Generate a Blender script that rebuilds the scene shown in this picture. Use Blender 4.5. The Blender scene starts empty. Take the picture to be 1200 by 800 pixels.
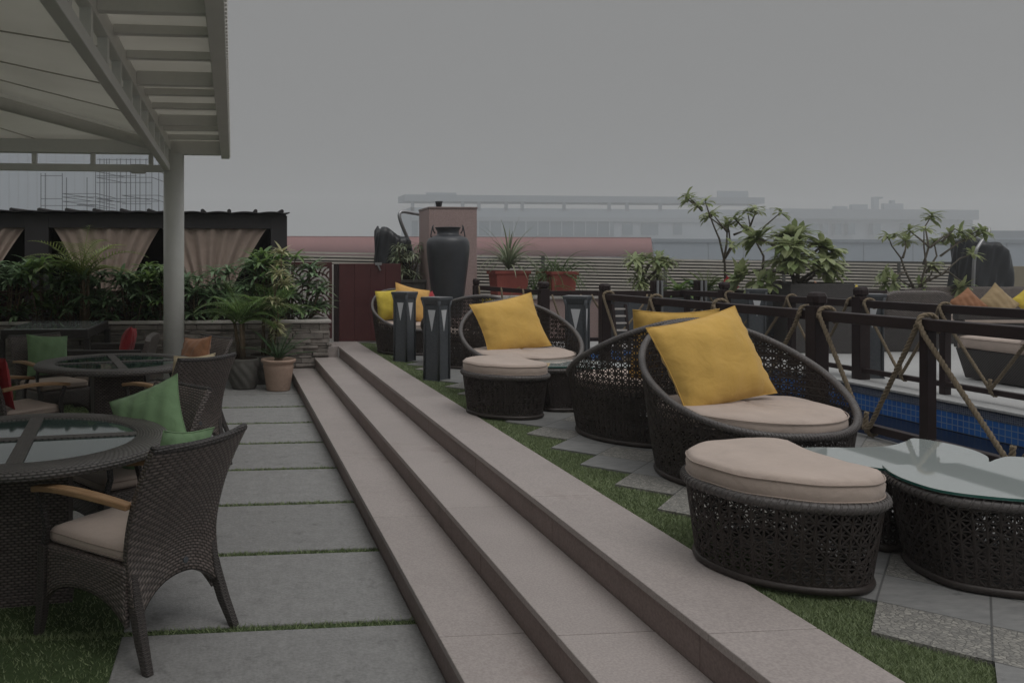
import bpy, bmesh, math, random
from mathutils import Vector, Matrix, Euler
R = math.radians
rnd = random.Random(11)
S = bpy.context.scene

# ------------------------------------------------------------------ camera
TH = math.atan(93 / 950.0)
EYE = 1.6
cam = bpy.data.objects.new('camera', bpy.data.cameras.new('camera'))
S.collection.objects.link(cam)
S.camera = cam
cam.location = (0, 0, EYE)
cam.rotation_euler = (R(90), 0, -TH)
cam.data.sensor_width = 36
cam.data.lens = 28.5
cam.data.shift_x = 0.195
cam.data.shift_y = -0.075
cam.data.clip_start = 0.05
cam.data.clip_end = 3000

# ------------------------------------------------------------------ sky and sun
SUN_EL, SUN_ROT = 62, 150
W_ = bpy.data.worlds.new('World')
S.world = W_
W_.use_nodes = True
nt = W_.node_tree
nt.nodes.clear()
out = nt.nodes.new('ShaderNodeOutputWorld')
bg = nt.nodes.new('ShaderNodeBackground')
sky = nt.nodes.new('ShaderNodeTexSky')
sky.sky_type = 'NISHITA'
sky.sun_disc = False
sky.sun_elevation = R(SUN_EL)
sky.sun_rotation = R(SUN_ROT)
sky.dust_density = 6
hs = nt.nodes.new('ShaderNodeHueSaturation')
hs.inputs['Saturation'].default_value = 0.15
nt.links.new(sky.outputs[0], hs.inputs['Color'])
tc = nt.nodes.new('ShaderNodeTexCoord')
sx = nt.nodes.new('ShaderNodeSeparateXYZ')
nt.links.new(tc.outputs['Generated'], sx.inputs[0])
ramp = nt.nodes.new('ShaderNodeValToRGB')          # overcast: three times brighter overhead than at the horizon
nt.links.new(sx.outputs['Z'], ramp.inputs[0])
SKY_LO, SKY_HI = 2.32, 10.9
ramp.color_ramp.elements[0].position = 0.0
ramp.color_ramp.elements[0].color = (SKY_LO, SKY_LO, .99 * SKY_LO, 1)
ramp.color_ramp.elements[1].position = 1.0
ramp.color_ramp.elements[1].color = (.985 * SKY_HI, 1.0 * SKY_HI, 1.01 * SKY_HI, 1)
e = ramp.color_ramp.elements.new(0.34)
e.color = (SKY_LO * 1.1, SKY_LO * 1.1, SKY_LO * 1.095, 1)
mixn = nt.nodes.new('ShaderNodeMix')
mixn.data_type = 'RGBA'
mixn.inputs[0].default_value = 0.94
nt.links.new(hs.outputs[0], mixn.inputs[6])
nt.links.new(ramp.outputs[0], mixn.inputs[7])
nt.links.new(mixn.outputs[2], bg.inputs['Color'])
bg.inputs['Strength'].default_value = 0.1
nt.links.new(bg.outputs[0], out.inputs['Surface'])

sun = bpy.data.objects.new('sun', bpy.data.lights.new('sun', 'SUN'))
S.collection.objects.link(sun)
sun.data.energy = 0.8
sun.data.angle = R(35)
sun.data.color = (1.0, .97, .93)
az = R(SUN_ROT)
sun_dir = Vector((math.sin(az) * math.cos(R(SUN_EL)), math.cos(az) * math.cos(R(SUN_EL)), math.sin(R(SUN_EL))))
sun.rotation_euler = (-sun_dir).to_track_quat('-Z', 'Y').to_euler()

S.view_settings.view_transform = 'Standard'
S.view_settings.look = 'None'
S.view_settings.exposure = -0.18
S.view_settings.gamma = 1.0
S.render.engine = 'CYCLES'
S.cycles.use_denoising = True
S.cycles.max_bounces = 7
S.cycles.diffuse_bounces = 3
S.cycles.glossy_bounces = 3
S.cycles.transmission_bounces = 4
S.cycles.volume_bounces = 1
S.cycles.transparent_max_bounces = 8
S.cycles.sample_clamp_indirect = 6
S.cycles.volume_step_rate = 4

# ------------------------------------------------------------------ surveying: a pixel of the photo on a level or upright plane
cT, sT = math.cos(TH), math.sin(TH)
def on_level(px, py, z):
    d = 950 * (EYE - z) / (py - 310.0)
    u = (px - 366) * d / 950
    return (u * cT + d * sT, -u * sT + d * cT, z)
def on_wall(px, py, Y):
    k = (px - 366) / 950.0
    d = Y / (cT - k * sT)
    u = k * d
    return Vector((u * cT + d * sT, Y, EYE - (py - 310) * d / 950))

# ------------------------------------------------------------------ mesh builder
class MB:
    def __init__(self):
        self.v, self.f, self.s, self.uv = [], [], [], []
    def face(self, idx, smooth=False, uv=None):
        self.f.append(tuple(idx)); self.s.append(smooth); self.uv.append(uv)
    def add(self, pts):
        n = len(self.v)
        self.v.extend([tuple(p) for p in pts])
        return n
    def box(self, c, s, rz=0.0, M=None):
        hx, hy, hz = s[0] / 2, s[1] / 2, s[2] / 2
        pts = [Vector((x, y, z)) for z in (-hz, hz) for y in (-hy, hy) for x in (-hx, hx)]
        if M is None: M = Matrix.Rotation(rz, 3, 'Z')
        n = self.add([M @ p + Vector(c) for p in pts])
        for q in ((0, 2, 3, 1), (4, 5, 7, 6), (0, 1, 5, 4), (2, 6, 7, 3), (0, 4, 6, 2), (1, 3, 7, 5)):
            self.face([n + i for i in q])
        return self
    def bx(self, x0, x1, y0, y1, z0, z1):
        return self.box(((x0 + x1) / 2, (y0 + y1) / 2, (z0 + z1) / 2), (abs(x1 - x0), abs(y1 - y0), abs(z1 - z0)))
    def bar(self, p, q, w, h, w2=None, h2=None, up=(0, 0, 1)):
        p, q = Vector(p), Vector(q)
        w2 = w if w2 is None else w2; h2 = h if h2 is None else h2
        t = (q - p).normalized(); up = Vector(up)
        if abs(t.dot(up)) > .98: up = Vector((0, 1, 0))
        a = t.cross(up).normalized(); b = a.cross(t).normalized()
        pts = []
        for o, ww, hh in ((p, w, h), (q, w2, h2)):
            pts += [o - a * ww / 2 - b * hh / 2, o + a * ww / 2 - b * hh / 2, o + a * ww / 2 + b * hh / 2, o - a * ww / 2 + b * hh / 2]
        n = self.add(pts)
        for s in ((3, 2, 1, 0), (4, 5, 6, 7), (0, 1, 5, 4), (1, 2, 6, 5), (2, 3, 7, 6), (3, 0, 4, 7)):
            self.face([n + i for i in s])
        return self
    def sweep(self, path, ws, hs, up=(0, 0, 1), closed=False, smooth=True):
        """rectangular section along a path"""
        path = [Vector(p) for p in path]; N = len(path); up0 = Vector(up); rings = []
        for i, p in enumerate(path):
            t = (path[min(i + 1, N - 1)] - path[max(i - 1, 0)]).normalized()
            u = up0 if abs(t.dot(up0)) < .97 else Vector((0, 1, 0))
            a = t.cross(u).normalized(); b = a.cross(t).normalized()
            w = ws[i] if hasattr(ws, '__len__') else ws; h = hs[i] if hasattr(hs, '__len__') else hs
            rings.append(self.add([p - a * w / 2 - b * h / 2, p + a * w / 2 - b * h / 2, p + a * w / 2 + b * h / 2, p - a * w / 2 + b * h / 2]))
        for i in range(N - 1):
            for k in range(4):
                self.face([rings[i] + k, rings[i] + (k + 1) % 4, rings[i + 1] + (k + 1) % 4, rings[i + 1] + k])
        self.face([rings[0] + k for k in (3, 2, 1, 0)]); self.face([rings[-1] + k for k in range(4)])
        return self
    def tube(self, path, r, n=8, closed=False, cap=True):
        path = [Vector(p) for p in path]; N = len(path); rings = []
        ref = None
        for i, p in enumerate(path):
            if closed: t = path[(i + 1) % N] - path[i - 1]
            else: t = path[min(i + 1, N - 1)] - path[max(i - 1, 0)]
            t.normalize()
            if ref is None: ref = Vector((0, 0, 1)) if abs(t.z) < .9 else Vector((1, 0, 0))
            a = (ref - t * ref.dot(t))
            if a.length < 1e-4: a = t.orthogonal()
            a.normalize(); b = t.cross(a); ref = a
            rr = r[i] if hasattr(r, '__len__') else r
            rings.append(self.add([p + (a * math.cos(2 * math.pi * k / n) + b * math.sin(2 * math.pi * k / n)) * rr for k in range(n)]))
        for i in range(N if closed else N - 1):
            A, B = rings[i], rings[(i + 1) % N]
            for k in range(n):
                self.face([A + k, A + (k + 1) % n, B + (k + 1) % n, B + k], True)
        if cap and not closed:
            self.face([rings[0] + k for k in range(n - 1, -1, -1)]); self.face([rings[-1] + k for k in range(n)])
        return self
    def lathe(self, prof, n=32, c=(0, 0, 0), cap=True, uvm=True):
        rings = []; acc = 0; V = []
        for i, (r, z) in enumerate(prof):
            if i: acc += math.hypot(r - prof[i - 1][0], z - prof[i - 1][1])
            V.append(acc)
            rings.append(self.add([(c[0] + r * math.cos(2 * math.pi * k / n), c[1] + r * math.sin(2 * math.pi * k / n), c[2] + z) for k in range(n)]))
        rm = max(p[0] for p in prof)
        for i in range(len(prof) - 1):
            for k in range(n):
                u0, u1 = 2 * math.pi * rm * k / n, 2 * math.pi * rm * (k + 1) / n
                self.face([rings[i] + k, rings[i] + (k + 1) % n, rings[i + 1] + (k + 1) % n, rings[i + 1] + k], True,
                          ((u0, V[i]), (u1, V[i]), (u1, V[i + 1]), (u0, V[i + 1])))
        if cap:
            self.face([rings[0] + k for k in range(n - 1, -1, -1)]); self.face([rings[-1] + k for k in range(n)])
        return self
    def prism(self, poly, z0, z1):
        n = len(poly)
        a = self.add([(x, y, z0) for x, y in poly]); b = self.add([(x, y, z1) for x, y in poly])
        self.face([a + k for k in range(n - 1, -1, -1)]); self.face([b + k for k in range(n)])
        for k in range(n):
            self.face([a + k, a + (k + 1) % n, b + (k + 1) % n, b + k])
        return self
    def rings(self, loops, cap0=True, cap1=True):
        """smooth skin through equal-length closed loops of points"""
        idx = [self.add(l) for l in loops]; n = len(loops[0])
        for A, B in zip(idx, idx[1:]):
            for k in range(n):
                self.face([A + k, A + (k + 1) % n, B + (k + 1) % n, B + k], True)
        if cap0: self.face([idx[0] + k for k in range(n - 1, -1, -1)], True)
        if cap1: self.face([idx[-1] + k for k in range(n)], True)
        return self
    def grid(self, fn, nu, nv, su=1.0, sv=1.0, smooth=True):
        n = self.add([fn(i / nu, j / nv) for j in range(nv + 1) for i in range(nu + 1)])
        for j in range(nv):
            for i in range(nu):
                a = n + j * (nu + 1) + i
                self.face([a, a + 1, a + nu + 2, a + nu + 1], smooth,
                          ((i / nu * su, j / nv * sv), ((i + 1) / nu * su, j / nv * sv), ((i + 1) / nu * su, (j + 1) / nv * sv), (i / nu * su, (j + 1) / nv * sv)))
        return n
    def slab(self, fn, nu, nv, th, su=1.0, sv=1.0):
        """a curved sheet with thickness: fn gives the mid surface, th the thickness"""
        def nrm(u, v):
            h = .01
            a = Vector(fn(min(u + h, 1), v)) - Vector(fn(max(u - h, 0), v)); b = Vector(fn(u, min(v + h, 1))) - Vector(fn(u, max(v - h, 0)))
            return a.cross(b).normalized()
        f1 = lambda u, v: Vector(fn(u, v)) + nrm(u, v) * th / 2
        f0 = lambda u, v: Vector(fn(u, v)) - nrm(u, v) * th / 2
        a = self.grid(f1, nu, nv, su, sv); b = self.grid(f0, nu, nv, su, sv)
        k = len(self.f) - nu * nv
        for i in range(k, len(self.f)): self.f[i] = tuple(reversed(self.f[i])); self.uv[i] = tuple(reversed(self.uv[i]))
        W = nu + 1
        for i in range(nu):
            self.face([a + i + 1, a + i, b + i, b + i + 1]); j = nv * W + i
            self.face([a + j, a + j + 1, b + j + 1, b + j])
        for j in range(nv):
            i = j * W
            self.face([a + i, a + i + W, b + i + W, b + i]); i = j * W + nu
            self.face([a + i + W, a + i, b + i, b + i + W])
        return self
    def ribbon(self, a, b, n, w, off=0.0, h=.003):
        t = b - a
        sd = n.cross(t)
        if sd.length < 1e-7: return
        sd = sd.normalized() * (w / 2)
        i = self.add([a + sd + n * off, a + n * (off + h), a - sd + n * off, b + sd + n * off, b + n * (off + h), b - sd + n * off])
        self.face([i, i + 1, i + 4, i + 3], True); self.face([i + 1, i + 2, i + 5, i + 4], True)
    def leaf(self, p, d, L, w, droop, seg=4, fold=.25, prof=None):
        p = Vector(p); d = Vector(d).normalized()
        side = d.cross(Vector((0, 0, 1)))
        if side.length < .05: side = Vector((rnd.uniform(-1, 1), rnd.uniform(-1, 1), 0))
        side.normalize(); rows = []; q = p.copy()
        prof = prof or (.35, .9, 1, .75, 0.02)
        for i in range(seg + 1):
            t = i / seg
            f = prof[min(int(t * (len(prof) - 1)), len(prof) - 2)]; g = prof[min(int(t * (len(prof) - 1)) + 1, len(prof) - 1)]
            fr = t * (len(prof) - 1) - min(int(t * (len(prof) - 1)), len(prof) - 2)
            ww = w / 2 * (f + (g - f) * fr)
            up = side.cross(d).normalized()
            rows.append(self.add([q - side * ww + up * ww * fold, q, q + side * ww + up * ww * fold]))
            d = (d + Vector((0, 0, -droop / seg))).normalized()
            q = q + d * (L / seg)
        for a, b in zip(rows, rows[1:]):
            self.face([a, a + 1, b + 1, b], True); self.face([a + 1, a + 2, b + 2, b + 1], True)
    def build(self, name, m, parent=None, loc=None, bevel=0.0, subsurf=0, rot=None):
        me = bpy.data.meshes.new(name)
        me.from_pydata(self.v, [], self.f)
        me.polygons.foreach_set('use_smooth', self.s)
        ul = me.uv_layers.new(name='UVMap').data
        V = self.v
        for p, uv in zip(me.polygons, self.uv):
            if uv is None:
                n = p.normal; ax, ay, az_ = abs(n.x), abs(n.y), abs(n.z)
                for li, vi in zip(p.loop_indices, p.vertices):
                    x, y, z = V[vi]
                    ul[li].uv = (x, y) if az_ >= ax and az_ >= ay else ((y, z) if ax > ay else (x, z))
            else:
                for li, c in zip(p.loop_indices, uv): ul[li].uv = c
        me.materials.append(m)
        o = bpy.data.objects.new(name, me)
        S.collection.objects.link(o)
        if loc is not None: o.location = loc
        if rot is not None: o.rotation_euler = rot
        if parent: o.parent = parent
        if bevel:
            b = o.modifiers.new('bevel', 'BEVEL'); b.width = bevel; b.segments = 2; b.limit_method = 'ANGLE'; b.angle_limit = R(40)
        if subsurf:
            s = o.modifiers.new('subsurf', 'SUBSURF'); s.levels = s.render_levels = subsurf
        return o

def tag(o, label=None, cat=None, group=None, kind=None):
    if label: o['label'] = label
    if cat: o['category'] = cat
    if group: o['group'] = group
    if kind: o['kind'] = kind
    return o
def thing(name, label, cat, loc=(0, 0, 0), rz=0.0, group=None):
    o = bpy.data.objects.new(name, None)
    o.empty_display_size = .1
    S.collection.objects.link(o)
    o.location = loc; o.rotation_euler = (0, 0, rz)
    return tag(o, label, cat, group)
def kids(o): return [c for c in S.objects if c.parent == o]
def dup(root, loc, rz, label=None, group=None):
    def cp(o, par):
        c = o.copy(); S.collection.objects.link(c)
        if par: c.parent = par
        for ch in kids(o): cp(ch, c)
        return c
    r = cp(root, None); r.location = loc; r.rotation_euler = (0, 0, rz)
    if label: r['label'] = label
    if group: r['group'] = group
    return r
def facing(fx, fy): return math.atan2(fx, -fy)      # front of every seat is its own -y
def struct(o): o['kind'] = 'structure'; return o

# ------------------------------------------------------------------ materials
def nodes(name, rough=.6, spec=.5):
    m = bpy.data.materials.new(name); m.use_nodes = True
    t = m.node_tree; b = t.nodes['Principled BSDF']
    b.inputs['Roughness'].default_value = rough
    b.inputs['Specular IOR Level'].default_value = spec
    return m, t, b
def N(t, kind, **kw):
    n = t.nodes.new(kind)
    for k, v in kw.items(): setattr(n, k, v)
    return n
def coords(t, kind='Object', scale=(1, 1, 1), rot=(0, 0, 0)):
    c = N(t, 'ShaderNodeTexCoord'); m = N(t, 'ShaderNodeMapping')
    m.inputs['Scale'].default_value = scale; m.inputs['Rotation'].default_value = rot
    t.links.new(c.outputs[kind], m.inputs[0])
    return m.outputs[0]
def mixc(t, fac, a, b, blend='MIX'):
    m = N(t, 'ShaderNodeMix', data_type='RGBA', blend_type=blend)
    for i, x in ((0, fac), (6, a), (7, b)):
        if isinstance(x, (int, float)): m.inputs[i].default_value = x
        elif isinstance(x, (tuple, list)): m.inputs[i].default_value = (*x[:3], 1)
        else: t.links.new(x, m.inputs[i])
    return m.outputs[2]
def noise(t, co, scale, detail=4, rough=.55, dist=0):
    n = N(t, 'ShaderNodeTexNoise'); n.inputs['Scale'].default_value = scale; n.inputs['Detail'].default_value = detail
    n.inputs['Roughness'].default_value = rough; n.inputs['Distortion'].default_value = dist
    t.links.new(co, n.inputs['Vector']); return n.outputs['Fac']
def rampf(t, x, lo, hi):
    r = N(t, 'ShaderNodeMapRange'); r.inputs[1].default_value = lo; r.inputs[2].default_value = hi
    t.links.new(x, r.inputs[0]); return r.outputs[0]
def bump(t, b, h, strength=.3, dist=.01, prev=None):
    n = N(t, 'ShaderNodeBump'); n.inputs['Strength'].default_value = strength; n.inputs['Distance'].default_value = dist
    t.links.new(h, n.inputs['Height'])
    if prev is not None: t.links.new(prev, n.inputs['Normal'])
    t.links.new(n.outputs[0], b.inputs['Normal']); return n.outputs[0]
def plain(name, col, rough=.6, var=.25, scale=6, bscale=60, bstr=.1, spec=.4, metal=0, stain=None, isl=0):
    """base colour with two scales of real wear, and a fine grain"""
    m, t, b = nodes(name, rough, spec); co = coords(t)
    n1 = noise(t, co, scale, 5); n2 = noise(t, co, scale * 7, 3)
    dark = tuple(c * (1 - var) for c in col); light = tuple(min(1, c * (1 + var)) for c in col)
    c = mixc(t, rampf(t, n1, .3, .7), dark, light)
    c = mixc(t, .35, c, mixc(t, rampf(t, n2, .3, .7), dark, light))
    if bscale > 100: c = mixc(t, .45, c, mixc(t, rampf(t, noise(t, co, bscale * .45, 2), .35, .65), tuple(x * .72 for x in col), tuple(min(1, x * 1.25) for x in col)))
    if stain: c = mixc(t, rampf(t, noise(t, co, scale * .6, 6, .7), .58, .75), c, stain)
    if isl:                                   # separate stones differ a little in tone
        gi = N(t, 'ShaderNodeNewGeometry'); mr0 = N(t, 'ShaderNodeMapRange'); mr0.inputs[3].default_value = 1 - isl; mr0.inputs[4].default_value = 1 + isl
        t.links.new(gi.outputs['Random Per Island'], mr0.inputs[0]); c = mixc(t, 1.0, c, mr0.outputs[0], 'MULTIPLY')
    t.links.new(c, b.inputs['Base Color']); b.inputs['Metallic'].default_value = metal
    r = rampf(t, n2, .2, .8); mr = N(t, 'ShaderNodeMapRange'); mr.inputs[3].default_value = max(.02, rough - .08); mr.inputs[4].default_value = min(1, rough + .1)
    t.links.new(r, mr.inputs[0]); t.links.new(mr.outputs[0], b.inputs['Roughness'])
    if bstr: bump(t, b, noise(t, co, bscale, 3), bstr, .005)
    return m
def wicker(name, c1, c2, bw=.028, rh=.012, mort=.0018, rough=.42):
    """over-and-under weave: each visible strand float is a small rounded lozenge, set half a step off in the next row"""
    m, t, b = nodes(name, rough, .45); co = coords(t, 'UV')
    sp = N(t, 'ShaderNodeSeparateXYZ'); t.links.new(co, sp.inputs[0])
    def mt(op, x, y=None):
        n = N(t, 'ShaderNodeMath', operation=op)
        for i, q in enumerate((x, y)):
            if q is None: continue
            if isinstance(q, (int, float)): n.inputs[i].default_value = q
            else: t.links.new(q, n.inputs[i])
        return n.outputs[0]
    v = mt('MULTIPLY', sp.outputs[1], 1 / rh); row = mt('FLOOR', v); fv = mt('FRACT', v)
    par = mt('MULTIPLY', mt('FLOORED_MODULO', row, 2.0), .5)
    u = mt('ADD', mt('MULTIPLY', sp.outputs[0], 1 / bw), par); cu = mt('FLOOR', u); fu = mt('FRACT', u)
    bul = mt('MULTIPLY', mt('POWER', mt('SINE', mt('MULTIPLY', fu, math.pi)), .55), mt('POWER', mt('SINE', mt('MULTIPLY', fv, math.pi)), .7))
    cx = N(t, 'ShaderNodeCombineXYZ'); t.links.new(cu, cx.inputs[0]); t.links.new(row, cx.inputs[1])
    wn = N(t, 'ShaderNodeTexWhiteNoise', noise_dimensions='2D'); t.links.new(cx.outputs[0], wn.inputs['Vector'])
    strand = mixc(t, wn.outputs['Value'], tuple(x * .62 + y * .38 for x, y in zip(c1, c2)), c2)
    strand = mixc(t, rampf(t, noise(t, coords(t), 7, 4), .35, .7), strand, tuple(x * .7 for x in c2))
    t.links.new(mixc(t, bul, tuple(x * .35 for x in c1), strand), b.inputs['Base Color'])  # light strand crowns, dark hollows: relief shading put into the colour
    bump(t, b, bul, .8, .005)
    return m
def fabric(name, col, var=.08, rough=.85):
    m, t, b = nodes(name, rough, .2); co = coords(t)
    c = mixc(t, rampf(t, noise(t, co, 5, 5), .3, .7), tuple(x * (1 - var) for x in col), tuple(x * (1 + var) for x in col))
    t.links.new(c, b.inputs['Base Color'])
    b.inputs['Sheen Weight'].default_value = .15
    p = bump(t, b, noise(t, co, 9, 3, .5, .6), .35, .03)
    bump(t, b, noise(t, co, 260, 2), .18, .003, p)
    return m
def leafm(name, lo, hi, rough=.45, trans=.25):
    m, t, b = nodes(name, rough, .5)
    g = N(t, 'ShaderNodeNewGeometry')
    c = mixc(t, g.outputs['Random Per Island'], lo, hi)
    c = mixc(t, rampf(t, noise(t, coords(t), 4, 3), .3, .7), c, mixc(t, .35, c, lo))
    t.links.new(c, b.inputs['Base Color'])
    tr = N(t, 'ShaderNodeBsdfTranslucent'); t.links.new(mixc(t, .5, c, hi), tr.inputs[0])
    ms = N(t, 'ShaderNodeMixShader'); ms.inputs[0].default_value = trans
    t.links.new(b.outputs[0], ms.inputs[1]); t.links.new(tr.outputs[0], ms.inputs[2])
    t.links.new(ms.outputs[0], t.nodes['Material Output'].inputs['Surface'])
    return m
def wood(name, lo, hi, scale=(2, 30, 30), rough=.5):
    m, t, b = nodes(name, rough, .4); co = coords(t, 'Object', scale)
    c = mixc(t, rampf(t, noise(t, co, 1.5, 6, .6, 1.0), .3, .7), lo, hi)
    t.links.new(c, b.inputs['Base Color']); bump(t, b, noise(t, co, 4, 4), .15, .003); return m

M = {}
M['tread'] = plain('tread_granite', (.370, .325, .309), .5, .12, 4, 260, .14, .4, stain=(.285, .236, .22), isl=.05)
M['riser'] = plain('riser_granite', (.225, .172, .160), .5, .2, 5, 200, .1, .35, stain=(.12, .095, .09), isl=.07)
M['slab'] = plain('grey_slab', (.262, .259, .255), .7, .24, 11, 170, .5, .3, stain=(.14, .138, .136), isl=.09)
M['turf_terrace'] = plain('terrace_turf_mat', (.125, .165, .078), .95, .35, 30, 260, .6, .1)
M['turf_base'] = plain('turf_base', (.065, .095, .042), .95, .3, 12, 260, .6, .1)
M['turf'] = leafm('turf_blades', (.13, .175, .08), (.31, .37, .19), .6, .2)
M['wick'] = wicker('brown_wicker', (.036, .029, .027), (.245, .203, .185), .032, .0135, .0028)
M['wick_leg'] = wicker('leg_wrap_wicker', (.05, .042, .039), (.115, .098, .092), .05, .0065, .0012)
M['wick_dark'] = wicker('dark_wicker', (.030, .026, .026), (.085, .075, .072), .026, .012, .003)
M['wick_top'] = wicker('table_rim_wicker', (.075, .068, .065), (.185, .170, .163), .030, .0145, .0036)
M['strand'] = plain('resin_strand', (.040, .032, .029), .42, .5, 12, 200, .1, .32)
M['rim_strand'] = plain('rim_strand', (.095, .085, .082), .42, .3, 14, 120, .5, .5)
M['cushion'] = fabric('beige_canvas', (.46, .375, .325))
M['cushion_seam'] = fabric('beige_piping', (.34, .275, .235))
M['yellow'] = fabric('golden_cotton', (.62, .385, .10))
M['bright_yellow'] = fabric('lemon_cotton', (.62, .48, .07))
M['orange_yellow'] = fabric('amber_cotton', (.62, .36, .11))
M['green'] = fabric('green_cotton', (.165, .265, .14))
M['green_dull'] = fabric('sage_cotton', (.17, .26, .115))
M['orange'] = fabric('orange_cotton', (.31, .15, .08))
M['red'] = fabric('red_cotton', (.30, .025, .03))
M['tan'] = fabric('tan_cotton', (.34, .25, .14))
M['cream'] = fabric('cream_cotton', (.50, .42, .28))
M['teak'] = wood('teak', (.26, .14, .065), (.42, .27, .15), (25, 2.5, 25), .5)
M['darkwood'] = plain('maroon_timber', (.022, .0125, .013), .5, .3, 5, 80, .15, .3)
M['maroon'] = plain('maroon_panel', (.078, .023, .024), .5, .25, 3, 90, .12, .4)
M['white_steel'] = plain('white_painted_steel', (.66, .65, .61), .45, .06, 3, 80, .04, .4)
M['offwhite'] = plain('column_paint', (.66, .66, .63), .5, .06, 2, 90, .05, .4)
M['anthracite'] = plain('anthracite_paint', (.078, .086, .096), .5, .15, 4, 120, .06, .45)
M['black_cover'] = plain('black_tarpaulin', (.016, .018, .022), .38, .3, 4, 30, .5, .5)
M['chrome'] = plain('brushed_steel', (.34, .34, .35), .45, .1, 6, 80, .05, .5, 1.0)
M['terracotta'] = plain('pale_terracotta', (.47, .335, .265), .75, .14, 5, 80, .15, .25, stain=(.27, .20, .16))
M['redclay'] = plain('red_plastic_clay', (.29, .075, .06), .6, .15, 5, 80, .1, .35)
M['darkpot'] = plain('dark_stone_pot', (.12, .115, .105), .75, .3, 6, 60, .3, .3)
M['urn'] = plain('black_glazed_urn', (.042, .045, .052), .34, .2, 4, 60, .08, .5)
M['pinkstone'] = plain('pink_stone', (.36, .265, .25), .6, .10, 4, 150, .1, .35)
M['coping'] = plain('pale_coping', (.52, .49, .46), .65, .12, 4, 120, .2, .3)
M['ledger'] = plain('ledger_stone', (.25, .225, .205), .85, .40, 7, 60, .7, .2, isl=.25)
M['soil'] = plain('soil', (.03, .023, .018), .95, .4, 20, 80, .6, .1)
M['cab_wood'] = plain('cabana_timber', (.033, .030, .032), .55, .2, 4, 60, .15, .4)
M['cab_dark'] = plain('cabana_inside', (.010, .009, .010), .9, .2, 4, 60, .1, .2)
M['curtain'] = fabric('dusty_pink_curtain', (.365, .285, .24))
M['rope'] = plain('hemp_rope', (.225, .18, .125), .9, .3, 30, 200, .5, .15)
M['deckpave'] = plain('pale_deck_paving', (.40, .40, .395), .6, .08, 2, 150, .08, .35)
M['bark'] = plain('grey_bark', (.13, .115, .095), .85, .3, 12, 60, .5, .2)
M['stem_brown'] = plain('brown_stem', (.14, .105, .07), .85, .3, 12, 60, .4, .2)
M['l_dark'] = leafm('dark_strap_leaf', (.06, .13, .05), (.33, .46, .26), .33, .3)
M['l_mid'] = leafm('mid_green_leaf', (.07, .15, .035), (.24, .35, .11), .42, .35)
M['l_palm'] = leafm('palm_leaf', (.14, .22, .04), (.38, .42, .14), .45, .3)
M['l_bright'] = leafm('bright_yellow_green_leaf', (.09, .16, .012), (.16, .22, .03), .45, .35)
M['l_frangi'] = leafm('frangipani_leaf', (.17, .24, .085), (.44, .47, .26), .42, .3)
M['l_pale'] = leafm('variegated_leaf', (.46, .46, .24), (.70, .68, .46), .5, .3)
M['l_cycad'] = leafm('cycad_leaf', (.022, .066, .024), (.07, .15, .05), .4, .12)
M['l_grey'] = leafm('grey_green_leaf', (.12, .17, .09), (.34, .36, .24), .5, .25)
M['l_fine'] = leafm('fine_green_leaf', (.06, .12, .035), (.16, .23, .08), .5, .3)
M['white_lens'] = plain('milky_diffuser', (.60, .61, .63), .4, .04, 5, 60, .02, .4)
M['fence_slat'] = plain('pale_fence_slat', (.50, .47, .42), .6, .12, 3, 80, .1, .3)
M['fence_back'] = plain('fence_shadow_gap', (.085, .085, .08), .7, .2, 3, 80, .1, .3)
M['beige_wall'] = plain('beige_render', (.24, .215, .165), .8, .12, 3, 80, .2, .2)
M['red_roof'] = plain('faded_red_sheet', (.31, .165, .16), .7, .08, .4, 8, .05, .25)
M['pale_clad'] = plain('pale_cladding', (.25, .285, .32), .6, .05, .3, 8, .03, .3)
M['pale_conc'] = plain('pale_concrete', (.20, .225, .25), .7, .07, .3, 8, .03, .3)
M['blue_glass'] = plain('bluish_window', (.045, .085, .115), .3, .2, .5, 8, .02, .5)
M['far_steel'] = plain('far_steel', (.12, .125, .13), .6, .1, 1, 8, .02, .3)
M['scaf'] = plain('hazed_scaffold_steel', (.13, .135, .14), .6, .1, 1, 8, .02, .3)  # lightened steel: the fade of distance haze is put into the colour
M['paper'] = plain('white_napkin', (.60, .58, .55), .8, .04, 5, 60, .05, .2)
# ------------------------------------------------------------------ special materials
def m_glass():
    m, t, b = nodes('tinted_table_glass', .03, .5)
    b.inputs['Base Color'].default_value = (.06, .10, .09, 1); b.inputs['Transmission Weight'].default_value = .35
    b.inputs['IOR'].default_value = 1.5
    return m
M['glass'] = m_glass()
def m_sky_glass():
    m, t, b = nodes('painted_sky_reflection_glass', .04, .6)
    b.inputs['Base Color'].default_value = (.37, .41, .40, 1); b.inputs['Coat Weight'].default_value = .6; b.inputs['Coat Roughness'].default_value = .02  # pale base colour stands in for the sky reflected in the glass
    b.inputs['IOR'].default_value = 1.6
    return m
M['sky_glass'] = m_sky_glass()
def m_edge():
    m, t, b = nodes('green_glass_edge', .1, .5); b.inputs['Base Color'].default_value = (.03, .12, .10, 1); return m
M['gedge'] = m_edge()
def m_water():
    m, t, b = nodes('pool_water', .25, .5)
    b.inputs['Base Color'].default_value = (.002, .006, .018, 1); b.inputs['Specular IOR Level'].default_value = .06
    bump(t, b, noise(t, coords(t), 5, 3), .12, .02); return m
M['water'] = m_water()
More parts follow.
